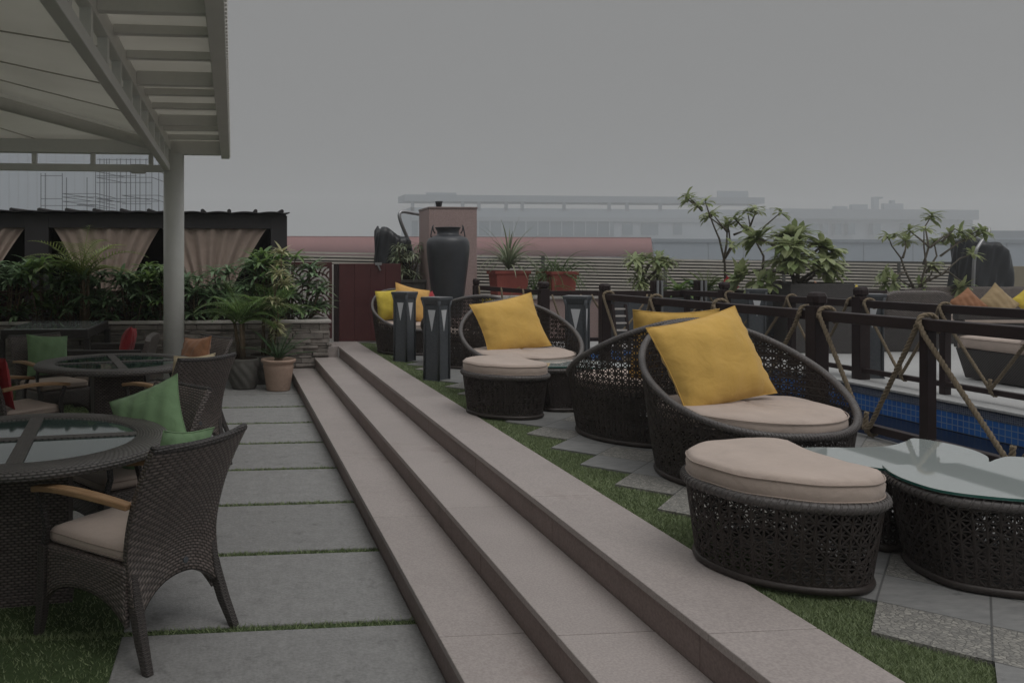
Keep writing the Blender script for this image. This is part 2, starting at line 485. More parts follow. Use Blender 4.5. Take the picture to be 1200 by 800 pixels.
def m_tile(name, w, h, c1, c2, grout, mort=.004):
    m, t, b = nodes(name, .18, .6); co = coords(t, 'UV')
    br = N(t, 'ShaderNodeTexBrick'); br.offset = 0; t.links.new(co, br.inputs['Vector'])
    for k, v in (('Scale', 1), ('Brick Width', w), ('Row Height', h), ('Mortar Size', mort), ('Mortar Smooth', .2)): br.inputs[k].default_value = v
    br.inputs['Color1'].default_value = (*c1, 1); br.inputs['Color2'].default_value = (*c2, 1); br.inputs['Mortar'].default_value = (*grout, 1)
    t.links.new(br.outputs['Color'], b.inputs['Base Color']); return m
M['tile'] = m_tile('blue_pool_tile', .052, .052, (.018, .10, .36), (.032, .15, .46), (.20, .29, .41))
M['mosaic'] = m_tile('dark_blue_mosaic', .018, .016, (.015, .03, .09), (.10, .12, .17), (.18, .20, .24), .003)
def m_canvas():
    m, t, b = nodes('cream_roof_fabric', .8, .2); co = coords(t)
    c = mixc(t, rampf(t, noise(t, co, 1.2, 4), .3, .7), (.74, .725, .675), (.82, .805, .755))
    t.links.new(c, b.inputs['Base Color'])
    tr = N(t, 'ShaderNodeBsdfTranslucent'); t.links.new(c, tr.inputs[0])
    ms = N(t, 'ShaderNodeMixShader'); ms.inputs[0].default_value = .38
    t.links.new(b.outputs[0], ms.inputs[1]); t.links.new(tr.outputs[0], ms.inputs[2]); t.links.new(ms.outputs[0], t.nodes['Material Output'].inputs['Surface'])
    bump(t, b, noise(t, co, 1.5, 2), .2, .1); return m
M['canvas'] = m_canvas()
def m_pav():
    """square flags laid on the diagonal: plain slate ones and ones of set pebbles"""
    m, t, b = nodes('diagonal_flags', .6, .35)
    side = .304
    c = N(t, 'ShaderNodeTexCoord'); mp = N(t, 'ShaderNodeMapping')
    mp.vector_type = 'POINT'
    mp.inputs['Rotation'].default_value = (0, 0, R(45)); mp.inputs['Scale'].default_value = (1 / side,) * 3
    # a flag corner stands at (2.2, 5.593)
    a = (2.2 - 5.593) * math.cos(R(45)) / side; b_ = (2.2 + 5.593) * math.cos(R(45)) / side
    mp.inputs['Location'].default_value = (-(a - math.floor(a)), -(b_ - math.floor(b_)), 0)
    t.links.new(c.outputs['Object'], mp.inputs[0])
    wn = N(t, 'ShaderNodeTexWhiteNoise', noise_dimensions='2D')
    fl = N(t, 'ShaderNodeVectorMath', operation='FLOOR'); t.links.new(mp.outputs[0], fl.inputs[0]); t.links.new(fl.outputs[0], wn.inputs['Vector'])
    fr = N(t, 'ShaderNodeVectorMath', operation='FRACTION'); t.links.new(mp.outputs[0], fr.inputs[0])
    sp = N(t, 'ShaderNodeSeparateXYZ'); t.links.new(fr.outputs[0], sp.inputs[0])
    def edge(x):
        s = N(t, 'ShaderNodeMath', operation='SUBTRACT'); t.links.new(x, s.inputs[0]); s.inputs[1].default_value = .5
        q = N(t, 'ShaderNodeMath', operation='ABSOLUTE'); t.links.new(s.outputs[0], q.inputs[0]); return q.outputs[0]
    mx = N(t, 'ShaderNodeMath', operation='MAXIMUM'); t.links.new(edge(sp.outputs[0]), mx.inputs[0]); t.links.new(edge(sp.outputs[1]), mx.inputs[1])
    joint = rampf(t, mx.outputs[0], .484, .494)
    co = coords(t)
    slate = mixc(t, rampf(t, noise(t, coords(t, 'Object', (6, 18, 6), (0, 0, R(45))), 2, 6, .65), .3, .7), (.165, .166, .165), (.275, .272, .265))
    slate = mixc(t, rampf(t, noise(t, co, 9, 6, .7), .62, .72), slate, (.10, .10, .10))
    slate = mixc(t, .3, slate, mixc(t, wn.outputs['Value'], (.15, .15, .148), (.28, .277, .27)))
    vo = N(t, 'ShaderNodeTexVoronoi', feature='F1'); vo.inputs['Scale'].default_value = 62; t.links.new(co, vo.inputs['Vector'])
    vd = N(t, 'ShaderNodeTexVoronoi', feature='DISTANCE_TO_EDGE'); vd.inputs['Scale'].default_value = 62; t.links.new(co, vd.inputs['Vector'])
    peb = mixc(t, vo.outputs['Color'], (.17, .165, .155), (.35, .335, .30))
    gap = rampf(t, vd.outputs['Distance'], .02, .10)
    peb = mixc(t, gap, (.17, .165, .155), peb)
    sel = N(t, 'ShaderNodeMath', operation='GREATER_THAN'); t.links.new(wn.outputs['Value'], sel.inputs[0]); sel.inputs[1].default_value = .66
    col = mixc(t, sel.outputs[0], slate, peb)
    col = mixc(t, joint, col, (.10, .10, .098))
    t.links.new(col, b.inputs['Base Color'])
    h = N(t, 'ShaderNodeMath', operation='MULTIPLY'); t.links.new(sel.outputs[0], h.inputs[0]); t.links.new(gap, h.inputs[1])
    p = bump(t, b, h.outputs[0], .6, .006)
    bump(t, b, noise(t, co, 40, 4), .15, .004, p)
    return m
M['flags'] = m_pav()

# ------------------------------------------------------------------ ground, steps, deck, pool
DK = .45
g = MB(); g.bx(-398, 898, -58, 548, -.55, -.05); struct(g.build('ground', M['pale_conc']))
g = MB(); g.bx(-14, .815, -6, 11.32, -.05, -.0045); struct(g.build('lawn_base', M['turf_base']))
g = MB()
y = 9.985
for k in range(13):                                   # big stepping slabs with strips of turf between
    y1 = y - .865
    a = .82 - .006
    x0 = -.475 if k > 5 else -1.35
    g.box(((x0 + a) / 2, (y + y1) / 2, -.02), (a - x0, y - y1, .05), rnd.uniform(-.0015, .0015)); y = y1 - .055
g.bx(-1.35, .812, 10.03, 11.3, -.045, .004)
struct(g.build('pavement', M['slab'], bevel=.006))
g = MB()
for (xa, xb, z0, z1) in ((.815, 1.16, -.05, .12), (1.148, 1.49, -.05, .27), (1.492, 1.846, -.05, .42)):
    ys = [11.34 - 1.21 * i - (.4 if z1 > .2 else 0) * (i > 0) for i in range(12)] + [-4]
    for p, q in zip(ys, ys[1:]): g.bx(xa, xb, q + .0012, p - .0012, z0, z1)
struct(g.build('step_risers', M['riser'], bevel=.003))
g = MB()
for xa, xb, z in ((.800, 1.1475, .15), (1.133, 1.4915, .30), (1.477, 1.846, .45)):      # treads with a nosing, in long lengths
    yy = 11.335 if z < .45 else 12.0
    off = {.15: 0, .30: .35, .45: .7}[z]
    ys = [yy] + [v for v in [10.6 - off - 1.5 * i for i in range(10)] if v < yy - .2] + [-4]
    for p, q in zip(ys, ys[1:]):
        g.bx(xa, xb, q + .002, p - .002, z - .03, z)
struct(g.build('step_treads', M['tread'], bevel=.004))
g = MB(); g.bx(1.19, 1.478, 11.345, 11.95, .0, .447); struct(g.build('step_end_block', M['tread'], bevel=.004))

# upper terrace: turf strip, then flags on the diagonal with a saw-tooth edge
g = MB(); g.bx(1.847, 2.7, -4, 11.95, .2, .428); struct(g.build('terrace_turf_base', M['turf_terrace']))
poly = [(4.28, -4.0), (4.28, 11.98)]
tips = [5.593 + .43 * k for k in range(14, -22, -1)]
for ty in tips:
    if ty > 11.9: continue
    poly += [(2.0, ty + .215), (2.205, ty)]
poly = [(x, max(-4, min(11.98, yy))) for x, yy in poly]
poly = [p for i, p in enumerate(poly) if i == 0 or p != poly[i - 1]]
teeth = [p for p in poly if p[0] < 2.3]
g = MB(); g.prism(list(reversed(poly)) if False else poly, .40, DK - .003); struct(g.build('terrace_paving', M['flags']))
g = MB(); g.bx(2.8, 4.27, -4, 11.9, .0, .398); struct(g.build('terrace_base', M['pale_conc']))
# pool channel between the two terraces
g = MB(); g.bx(4.283, 6.0, -4, 10.4, -.04, .205); struct(g.build('pool_water', M['water']))
g = MB(); g.bx(6.0, 6.03, -4, 10.4, .21, .365); struct(g.build('pool_tile_wall', M['tile']))
g = MB(); g.bx(5.994, 6.03, -4, 10.4, .367, .437); struct(g.build('pool_mosaic_band', M['mosaic']))
g = MB(); g.bx(4.284, 5.99, 10.402, 10.6, .0, .44); struct(g.build('pool_end_wall', M['tile']))
g = MB(); g.bx(5.975, 6.45, -4, 10.62, .439, .462); struct(g.build('pool_coping', M['deckpave'], bevel=.004))
g = MB(); g.bx(6.452, 22, -6, 14.5, .2, .452); g.bx(4.285, 6.451, 10.622, 14.5, .2, .451); struct(g.build('far_terrace_paving', M['deckpave']))
g = MB(); g.bx(6.035, 6.45, -4, 10.6, .0, .436); struct(g.build('pool_wall_base', M['pale_conc']))

def blades(name, inside, x0, x1, y0, y1, n, z, h, near, seed=3, wd=.0026):
    r = random.Random(seed); g = MB(); k = 0
    while k < n:
        x = r.uniform(x0, x1); t = r.random(); yv = y0 + (y1 - y0) * t ** near
        if not inside(x, yv): k += .2; continue
        k += 1
        a = r.uniform(0, 6.283); b = r.uniform(0, 6.283); hh = h * r.uniform(.6, 1.2); w = wd * (1 + .35 * max(0, yv - 2)) / 1.2; l = hh * r.uniform(.4, 1.3)
        i = g.add([(x - math.cos(a) * w, yv - math.sin(a) * w, z), (x + math.cos(a) * w, yv + math.sin(a) * w, z), (x + math.cos(b) * l, yv + math.sin(b) * l, z + hh)])
        g.face((i, i + 1, i + 2))
    o = g.build(name, M['turf']); return tag(o, None, 'grass', None, 'stuff')
def saw(x, yv):
    f = ((yv - 5.593) / .43) % 1.0
    edge = 2.205 - .205 * (1 - abs(2 * f - 1)) + .008
    return x < edge
o = blades('grass', saw, 1.849, 2.25, 1.7, 11.9, 100000, .428, .016, 1.7, 3, .0021)
o['label'] = 'short green artificial turf strip along the top step'
o = blades('grass', lambda x, yv: x < -.477 or yv > 12, -2.6, -.47, 2.4, 9.9, 45000, -.006, .016, 1.8, 5)
o['label'] = 'dark green turf under the dining tables'
seams = [9.985 - .92 * (k + 1) + .04 for k in range(12)]
def seam_in(x, yv):
    f = (9.985 - yv) % .92
    return f > .866 and yv < 9.99
o = blades('grass', seam_in, -1.3, .81, 2.2, 9.95, 42000, -.006, .022, 1.4, 8)
o['label'] = 'thin turf strips in the joints between the grey slabs'

# ------------------------------------------------------------------ stone planter
pl = thing('stone_planter', 'low planter wall of stacked grey ledger stone with pale coping', 'planter', (-2.0, 11.3, 0))
g = MB(); r = random.Random(4)
def ledger(g, axis, a0, a1, fixed, z0, z1, sgn):
    z = z0
    while z < z1 - .015:
        h = min(r.choice((.028, .036, .045, .06, .075)), z1 - z); a = a0
        while a < a1 - .02:
            L = min(r.uniform(.12, .48), a1 - a); d = r.uniform(.0, .045)
            mid = a + L / 2; tilt = r.uniform(-.02, .02)
            if axis == 'x': c = (mid, fixed + sgn * (d / 2 - .06), z + h / 2); s = (L - .006, .12 + d, h - .005); Mx = Matrix.Rotation(tilt, 3, 'Y') @ Matrix.Rotation(r.uniform(-.03, .03), 3, 'Z')
            else: c = (fixed + sgn * (d / 2 - .06), mid, z + h / 2); s = (.12 + d, L - .006, h - .005); Mx = Matrix.Rotation(tilt, 3, 'X') @ Matrix.Rotation(r.uniform(-.03, .03), 3, 'Z')
            g.box(c, s, M=Mx); a += L
        z += h
ledger(g, 'x', -6.0, 3.34, 0.0, -.02, .785, -1)
ledger(g, 'y', .04, .65, 3.34, .45, .785, 1)
g.build('stone_facing', M['ledger'], pl, bevel=.006)
g = MB(); g.bx(-6, 3.28, .06, .66, -.02, .76); g.build('wall_core', M['ledger'], pl)
g = MB()
for a in range(-6, 3): g.bx(a + .002, min(a + 1, 3.37) - .002, -.055, .11, .786, .826)
g.bx(2.998, 3.37, -.055, .69, .7855, .8255)
g.build('coping', M['coping'], pl, bevel=.006)
g = MB(); g.bx(-6, 3.2, .11, .65, .76, .775); g.build('soil', M['soil'], pl)

# ------------------------------------------------------------------ cabana
cb = thing('cabana', 'dark timber cabana with tiled roof edge, behind the shrubs', 'cabana', (-3, 13.3, 0))
g = MB(); g.bx(-5, 3.87, .0, .10, 2.19, 2.42); g.build('fascia', M['cab_wood'], cb, bevel=.004)
g = MB()
def roof(u, v):
    x = -5 + 8.92 * u; ph = (x * 2.35) % 1.0
    return (x, -.14 + 3.6 * v, 2.43 + .12 * v + .022 * abs(math.sin(math.pi * ph)))
g.slab(roof, 180, 2, .018)
for k in range(21):
    x = -4.72 + k * .4255
    g.tube([(x, -.17, 2.462), (x, 3.4, 2.58)], .033, 10)
g.build('tiled_roof', M['cab_wood'], cb)
for xa, xb in ((-.30, .07), (3.62, 3.885), (-4.4, -4.1)):
    g = MB(); g.bx(xa, xb, -.012, .25, .0, 2.40); g.build('post', M['cab_wood'], cb, bevel=.005)
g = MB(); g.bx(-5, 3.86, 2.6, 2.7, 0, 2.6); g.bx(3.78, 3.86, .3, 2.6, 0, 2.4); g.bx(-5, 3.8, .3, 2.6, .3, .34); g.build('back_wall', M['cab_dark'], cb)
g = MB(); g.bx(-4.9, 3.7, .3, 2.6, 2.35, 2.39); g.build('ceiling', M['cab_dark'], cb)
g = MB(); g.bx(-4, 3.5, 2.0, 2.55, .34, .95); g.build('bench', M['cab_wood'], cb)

def curtain(label, xa, xb, xg, zg, wg, seed, xoff=0):
    r = random.Random(seed); ph = r.uniform(0, 6)
    g = MB()
    def f(u, v):
        z = 2.20 + (zg - 2.20) * v
        e = v ** .92
        L = xa + (xg - wg / 2 - xa) * e; Rr = xb + (xg + wg / 2 - xb) * e
        x = L + (Rr - L) * u
        edge = min(u, 1 - u)
        y = 13.36 + (.018 + .03 * v) * math.sin(u * 46 + ph + 2 * v) + .014 * math.sin(u * 21 + 3 * v + ph) - .05 * math.exp(-(edge / .05) ** 2) * v
        return (x, y, z)
    g.slab(f, 110, 26, .006, 2, 1)
    o = g.build('curtain', M['curtain'])
    tag(o, label, 'curtain', 'tied curtains of the cabana')
curtain('dusty pink tied curtain cut by the left end of the cabana', -4.6, -3.30, -4.35, .75, .35, 1)
curtain('full dusty pink tied curtain beside the timber post, above the palm', -2.87, -1.18, -2.02, .85, .28, 2)
curtain('dusty pink tied curtain half behind the white column', -1.15, .56, -.36, .85, .28, 3)

# ------------------------------------------------------------------ white canopy
cn = thing('canopy', 'large white fabric canopy on a steel frame with round column', 'canopy', (-.76, 10.6, 0))
def L(x, y, z): return (x + .76, y - 10.6, z)
def lbx(g, x0, x1, y0, y1, z0, z1): g.bx(x0 + .76, x1 + .76, y0 - 10.6, y1 - 10.6, z0, z1)
g = MB(); g.lathe([(.132, -.02), (.132, 3.02)], 40); o = g.build('column', M['offwhite'], cn)
g = MB(); g.lathe([(.134, .0), (.148, .002), (.148, .022), (.134, .026)], 40, cap=False); g.build('base_ring', M['offwhite'], o)
g = MB(); lbx(g, -.88, -.80, -3, 10.62, 2.80, 2.885); g.build('lower_chord', M['white_steel'], cn, bevel=.006)
g = MB(); lbx(g, -.88, -.80, -3, 10.62, 3.07, 3.20); g.build('upper_chord', M['white_steel'], cn, bevel=.006)
y = 10.35
while y > -2:
    g = MB(); lbx(g, -.872, -.808, y - .04, y + .04, 2.883, 3.072); g.build('strut', M['white_steel'], cn); y -= .62
for k, y in enumerate([10.86 - .66 * i for i in range(19)]):
    thick = k % 3 == 0
    g = MB(); lbx(g, -.80, -.155, y - .035, y + .035, 3.10 if thick else 3.155, 3.215); g.build('rafter', M['white_steel'], cn, bevel=.004)
g = MB(); lbx(g, -.155, -.045, -3, 10.91, 3.01, 3.27); g.build('edge_fascia', M['white_steel'], cn, bevel=.006)
g = MB()
y = -1.0
while y < 10.9: g.bx(-.046 + .76, -.034 + .76, y - 10.6, y + .045 - 10.6, 3.03, 3.27); y += .075
g.build('drip_trim', M['white_steel'], cn)
g = MB(); lbx(g, -.83, -.05, -3, 10.93, 3.222, 3.25); g.build('side_awning', M['canvas'], cn)
g = MB(); lbx(g, -11, -.16, 10.70, 10.86, 3.045, 3.215); g.build('eave_beam', M['white_steel'], cn, bevel=.006)
g = MB(); lbx(g, -11, -.885, 10.72, 10.80, 2.81, 2.90); lbx(g, -1.32, -1.14, 10.71, 10.81, 2.79, 2.905); g.build('lower_rail', M['white_steel'], cn, bevel=.006)
for px in (40.5, 109, 177):
    p = on_wall(px, 190, 10.76); g = MB(); lbx(g, p.x - .03, p.x + .03, 10.73, 10.79, 2.89, 3.05); g.build('hanger', M['white_steel'], cn)
AP = (-6.05, 5.5, 4.0)
C = [(-.83, 10.86, 3.225), (-11.2, 10.86, 3.225), (-11.2, .3, 3.225), (-.83, .3, 3.225)]
g = MB()
for k in range(4):
    a, b = Vector(C[k]), Vector(C[(k + 1) % 4]); ap = Vector(AP)
    def pan(u, v, a=a, b=b, ap=ap):
        e = a.lerp(b, u); p = e.lerp(ap, v); p.z -= .10 * math.sin(math.pi * u) * math.sin(math.pi * v) * (1 - v)
        return L(*p)
    g.slab(pan, 16, 16, .012)
fab = g.build('roof_fabric', M['canvas'], cn)
g = MB()
for t in (.16, .30, .44, .60):
    for k in (0, 3):
        a, b = Vector(C[k]), Vector(C[(k + 1) % 4]); tt = t if k == 0 else 1 - t
        pts = []
        for i in range(13):
            v = i / 12 * .95; p = a.lerp(b, tt).lerp(Vector(AP), v); p.z -= .10 * math.sin(math.pi * tt) * math.sin(math.pi * v) * (1 - v) + .012
            pts.append(L(*p))
        g.tube(pts, .007, 6)
g.build('seam', M['fence_slat'], fab)
for k in range(4):
    a = Vector(C[k]); ap = Vector(AP); a.z -= .12; ap.z -= .16
    if k == 0: a = Vector((-.9, 10.68, 3.12))
    g = MB(); g.tube([L(*a), L(*ap)], .07, 14); g.build('hip_pipe', M['white_steel'], cn)

# ------------------------------------------------------------------ screens, gate, fence
def fretwork(name, label, x0, x1, z0, z1, y):
    t = thing(name, label, 'screen', (x0, y, z0)); w, h = x1 - x0, z1 - z0
    g = MB(); g.bx(0, w, 0, .03, h - .07, h); g.bx(0, w, 0, .03, 0, .05); g.bx(0, .03, 0, .03, .05, h - .07); g.bx(w - .04, w, 0, .03, .05, h - .07); g.build('frame', M['maroon'], t)
    g = MB(); s = .20; row = 0; z = -.05
    while z < h - .07:
        x = (row % 2) * s
        while x < w + s:
            for q, rr in enumerate((.188, .132, .075)):
                pts = []
                for a in range(0, 181, 18):
                    px, pz = x + rr * math.cos(R(a)), z + rr * math.sin(R(a))
                    pts.append((min(max(px, .01), w - .01), .015, min(max(pz, .01), h - .06)))
                g.sweep(pts, .024, .012, up=(0, 1, 0))
            x += 2 * s
        z += s * .70; row += 1
    g.build('fretwork', M['maroon'], t)
fretwork('fretwork_screen', 'maroon cut-out screen panel beside the solid gate', .86, 1.47, .5, 1.635, 12.0)
fretwork('fretwork_screen', 'low maroon cut-out screen behind the shrubs, in front of the cabana', -5.2, .85, .5, 1.22, 12.05)
gt = thing('gate', 'solid dark maroon gate panel at the head of the steps', 'gate', (1.5, 12.0, DK))
g = MB()
for k in range(4): g.bx(.075 + k * .235, .308 + k * .235, 0, .035, .004, 1.165)
g.build('panel', M['maroon'], gt, bevel=.003)
g = MB(); g.bx(.0, .07, -.02, .06, .003, 1.16); g.build('hinge_post', M['darkwood'], gt, bevel=.004)
g = MB(); g.bar((.655, -.005, 1.16), (.70, -.02, 1.06), .03, .02); g.bx(.62, .72, -.012, .05, 1.14, 1.18); g.build('latch', M['chrome'], gt)

fn = thing('louvre_fence', 'long fence of pale horizontal louvres around the terrace', 'fence', (.95, 13.6, 0))
def ftop(x): return 1.825 - (1.825 - 1.585) * (x - .95) / 13.1
xs = [.9 + 2.22 * k for k in range(7)]
for xa, xb in zip(xs, xs[1:]):
    g = MB()
    for k in range(26):
        za, zb = ftop(xa) - .018 - k * .0545, ftop(xb) - .018 - k * .0545
        if za < .35: break
        g.bar((xa - .95 + .004, .0, za), (xb - .95 - .004, .0, zb), .05, .030)
    g.build('louvre_panel', M['fence_slat'], fn)
for x in xs:
    g = MB(); g.bx(x - .95 - .03, x - .95 + .03, -.032, .06, .3, ftop(x) + .01); g.build('post', M['fence_back'], fn)
g = MB(); g.bar((-.05, .09, .94), (13.3, .09, .83), .02, 1.62); g.build('gap_shade_sheet', M['fence_back'], fn)  # dark sheet whose colour stands in for shade between the louvres
g = MB(); p = on_wall(1180, 330, 13.6); g.bx(p.x, p.x + 8, 13.55, 13.75, .3, 1.57)
tag(g.build('boundary_wall', M['beige_wall'], bevel=.01), 'plain beige wall end at the right of the louvre fence', 'wall')

g = MB(); g.bx(.93, 2.7, 13.28, 13.42, .0, 1.60)
tag(g.build('boundary_wall', M['coping'], bevel=.01), 'plain pale wall glimpsed through the maroon cut-out screen', 'wall')
# pink stone pier, low wall
pr_ = thing('stone_pier', 'tall square pier clad in pink stone behind the big urn', 'pier', (3.315, 12.33, DK))
g = MB(); g.bx(-.37, .37, -.33, .33, 0, 1.99); g.build('cladding', M['pinkstone'], pr_, bevel=.004)
g = MB(); g.bx(-.378, .378, -.338, .338, 1.992, 2.022); g.build('cap', M['riser'], pr_, bevel=.004)
g = MB(); g.lathe([(.03, 0), (.045, .03), (.05, .07), (.06, .09), (.055, .10)], 16, (-.16, -.1, 2.022)); g.build('lamp_fitting', M['black_cover'], pr_)
lw = thing('low_wall', 'low pink wall with rough white coping carrying the red planters', 'wall', (3.7, 12.0, DK))
g = MB(); g.bx(0, 4.3, 0, .38, 0, .62); g.build('wall_body', M['pinkstone'], lw)
g = MB()
for k in range(6): g.bx(-.02 + k * .72, .696 + k * .72, -.035, .415, .622, .68)
g.build('coping', M['coping'], lw, bevel=.012)

# ------------------------------------------------------------------ far buildings
def dist_box(g, x0, x1, y0_, y1_, Y, depth, inset=0):
    a, b = on_wall(x0, y1_, Y), on_wall(x1, y0_, Y)
    g.bx(a.x, b.x, Y + inset, Y + depth, a.z, b.z)
YB = 400
bd = thing('terminal_building', 'long hazy flat-roofed building with a canopy roof on columns', 'building', (200, YB, 0))
def bpart(name, m, rects, depth=20, parent=bd, inset=0, Y=YB):
    g = MB()
    for q in rects: dist_box(g, *q, Y, depth, inset)
    o = g.build(name, m); o.parent = parent; o.matrix_parent_inverse = Matrix.Translation(-Vector(parent.location)); return o
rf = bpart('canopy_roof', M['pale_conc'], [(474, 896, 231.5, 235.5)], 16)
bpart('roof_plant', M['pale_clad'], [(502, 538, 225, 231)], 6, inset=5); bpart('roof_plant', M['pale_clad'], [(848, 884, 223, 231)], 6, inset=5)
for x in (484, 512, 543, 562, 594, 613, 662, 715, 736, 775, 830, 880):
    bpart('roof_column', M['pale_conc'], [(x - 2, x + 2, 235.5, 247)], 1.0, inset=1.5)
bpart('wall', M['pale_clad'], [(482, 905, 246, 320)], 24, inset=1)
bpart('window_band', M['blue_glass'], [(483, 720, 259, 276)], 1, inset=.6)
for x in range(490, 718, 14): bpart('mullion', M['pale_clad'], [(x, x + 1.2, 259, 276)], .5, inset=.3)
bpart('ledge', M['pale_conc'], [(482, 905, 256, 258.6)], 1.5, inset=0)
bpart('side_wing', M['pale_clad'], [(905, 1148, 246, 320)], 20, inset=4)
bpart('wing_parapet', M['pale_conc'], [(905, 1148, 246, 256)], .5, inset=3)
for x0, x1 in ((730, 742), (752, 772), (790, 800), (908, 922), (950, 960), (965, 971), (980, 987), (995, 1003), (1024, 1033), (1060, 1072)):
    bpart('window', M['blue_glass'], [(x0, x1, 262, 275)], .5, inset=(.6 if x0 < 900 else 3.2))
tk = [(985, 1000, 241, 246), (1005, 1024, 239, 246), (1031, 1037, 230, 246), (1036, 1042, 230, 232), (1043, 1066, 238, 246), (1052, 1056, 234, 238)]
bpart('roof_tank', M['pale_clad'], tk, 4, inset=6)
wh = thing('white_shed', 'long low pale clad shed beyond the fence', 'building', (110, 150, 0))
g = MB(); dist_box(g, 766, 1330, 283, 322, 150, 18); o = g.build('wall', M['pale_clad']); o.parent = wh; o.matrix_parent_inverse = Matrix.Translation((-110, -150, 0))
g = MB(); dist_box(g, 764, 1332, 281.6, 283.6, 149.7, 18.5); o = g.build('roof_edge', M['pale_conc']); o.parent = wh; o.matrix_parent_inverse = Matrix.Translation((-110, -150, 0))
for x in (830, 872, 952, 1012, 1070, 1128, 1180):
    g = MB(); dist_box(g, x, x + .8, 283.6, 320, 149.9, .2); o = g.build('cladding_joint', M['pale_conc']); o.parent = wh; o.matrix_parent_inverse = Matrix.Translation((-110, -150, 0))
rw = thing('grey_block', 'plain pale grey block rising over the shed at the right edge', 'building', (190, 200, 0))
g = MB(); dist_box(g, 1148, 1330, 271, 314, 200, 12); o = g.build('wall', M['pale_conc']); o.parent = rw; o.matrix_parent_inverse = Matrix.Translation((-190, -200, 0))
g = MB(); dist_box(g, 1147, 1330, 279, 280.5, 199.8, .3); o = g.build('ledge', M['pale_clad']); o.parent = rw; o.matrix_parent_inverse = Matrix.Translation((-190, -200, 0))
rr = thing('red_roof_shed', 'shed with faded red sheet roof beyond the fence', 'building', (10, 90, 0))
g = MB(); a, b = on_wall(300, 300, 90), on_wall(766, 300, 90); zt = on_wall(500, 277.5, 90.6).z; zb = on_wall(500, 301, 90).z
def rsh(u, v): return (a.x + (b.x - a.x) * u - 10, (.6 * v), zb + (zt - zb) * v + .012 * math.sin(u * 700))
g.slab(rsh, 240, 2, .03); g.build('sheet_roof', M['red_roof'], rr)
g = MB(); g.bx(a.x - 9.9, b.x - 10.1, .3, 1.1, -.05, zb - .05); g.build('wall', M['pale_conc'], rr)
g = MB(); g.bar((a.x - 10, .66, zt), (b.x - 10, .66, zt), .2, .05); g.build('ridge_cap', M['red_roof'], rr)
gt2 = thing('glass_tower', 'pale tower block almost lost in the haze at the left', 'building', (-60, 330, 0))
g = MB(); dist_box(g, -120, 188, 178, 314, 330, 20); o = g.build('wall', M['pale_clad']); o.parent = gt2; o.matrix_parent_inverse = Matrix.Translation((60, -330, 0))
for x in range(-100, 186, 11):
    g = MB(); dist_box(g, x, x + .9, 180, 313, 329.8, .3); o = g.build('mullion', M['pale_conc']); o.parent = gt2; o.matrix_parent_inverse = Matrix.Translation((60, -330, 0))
sc_ = thing('scaffold_tower', 'thin steel scaffolding frame standing behind the cabana', 'scaffold', (-12, 45, 0))
g = MB(); rs = random.Random(6)
YS = 46
xs_ = [48, 53, 73, 78, 102, 112, 117, 122, 125, 128, 137, 141, 148, 153, 159, 164, 171, 178, 186]
for i, x in enumerate(xs_):
    tops = 186 if x > 110 else (203 if x < 75 else 208)
    for dy in ((0, 3) if i % 3 == 0 else (0,)):
        p, q = on_wall(x, tops, YS + dy), on_wall(x, 300, YS + dy); r_ = .022
        g.bar((p.x + 12, dy + 1, p.z), (q.x + 12, dy + 1, -.05), r_ * 1.6, r_ * 1.6)
for xa, xb, yv in ((48, 73, 206), (48, 73, 233), (73, 113, 227), (73, 113, 231), (73, 113, 236), (113, 160, 206), (113, 178, 208), (113, 178, 214), (113, 178, 233), (113, 186, 236), (143, 186, 229), (143, 178, 239), (113, 178, 187), (113, 186, 201), (90, 113, 240), (48, 113, 241)):
    p, q = on_wall(xa, yv, YS), on_wall(xb, yv, YS)
    g.bar((p.x + 12, 1, p.z), (q.x + 12, 1, q.z), .03, .03)
    if rs.random() < .6: g.bar((p.x + 12, 1, p.z), (p.x + 13.2, 4, p.z), .03, .03); g.bar((q.x + 12, 1, q.z), (q.x + 12.6, 4, q.z), .03, .03)
p, q = on_wall(0, 200, YS), on_wall(110, 248, YS); 
g.build('frame', M['scaf'], sc_)

# ------------------------------------------------------------------ haze
hz = MB(); hz.bx(-400, 900, -60, 550, -1.55, 48)
m = bpy.data.materials.new('haze_air'); m.use_nodes = True; t = m.node_tree; t.nodes.clear()
o_ = t.nodes.new('ShaderNodeOutputMaterial'); v = t.nodes.new('ShaderNodeVolumePrincipled')
v.inputs['Density'].default_value = .0017; v.inputs['Color'].default_value = (.95, .955, .955, 1); v.inputs['Anisotropy'].default_value = .2
t.links.new(v.outputs[0], o_.inputs['Volume'])
HAZE = hz.build('haze', m); HAZE['kind'] = 'stuff'
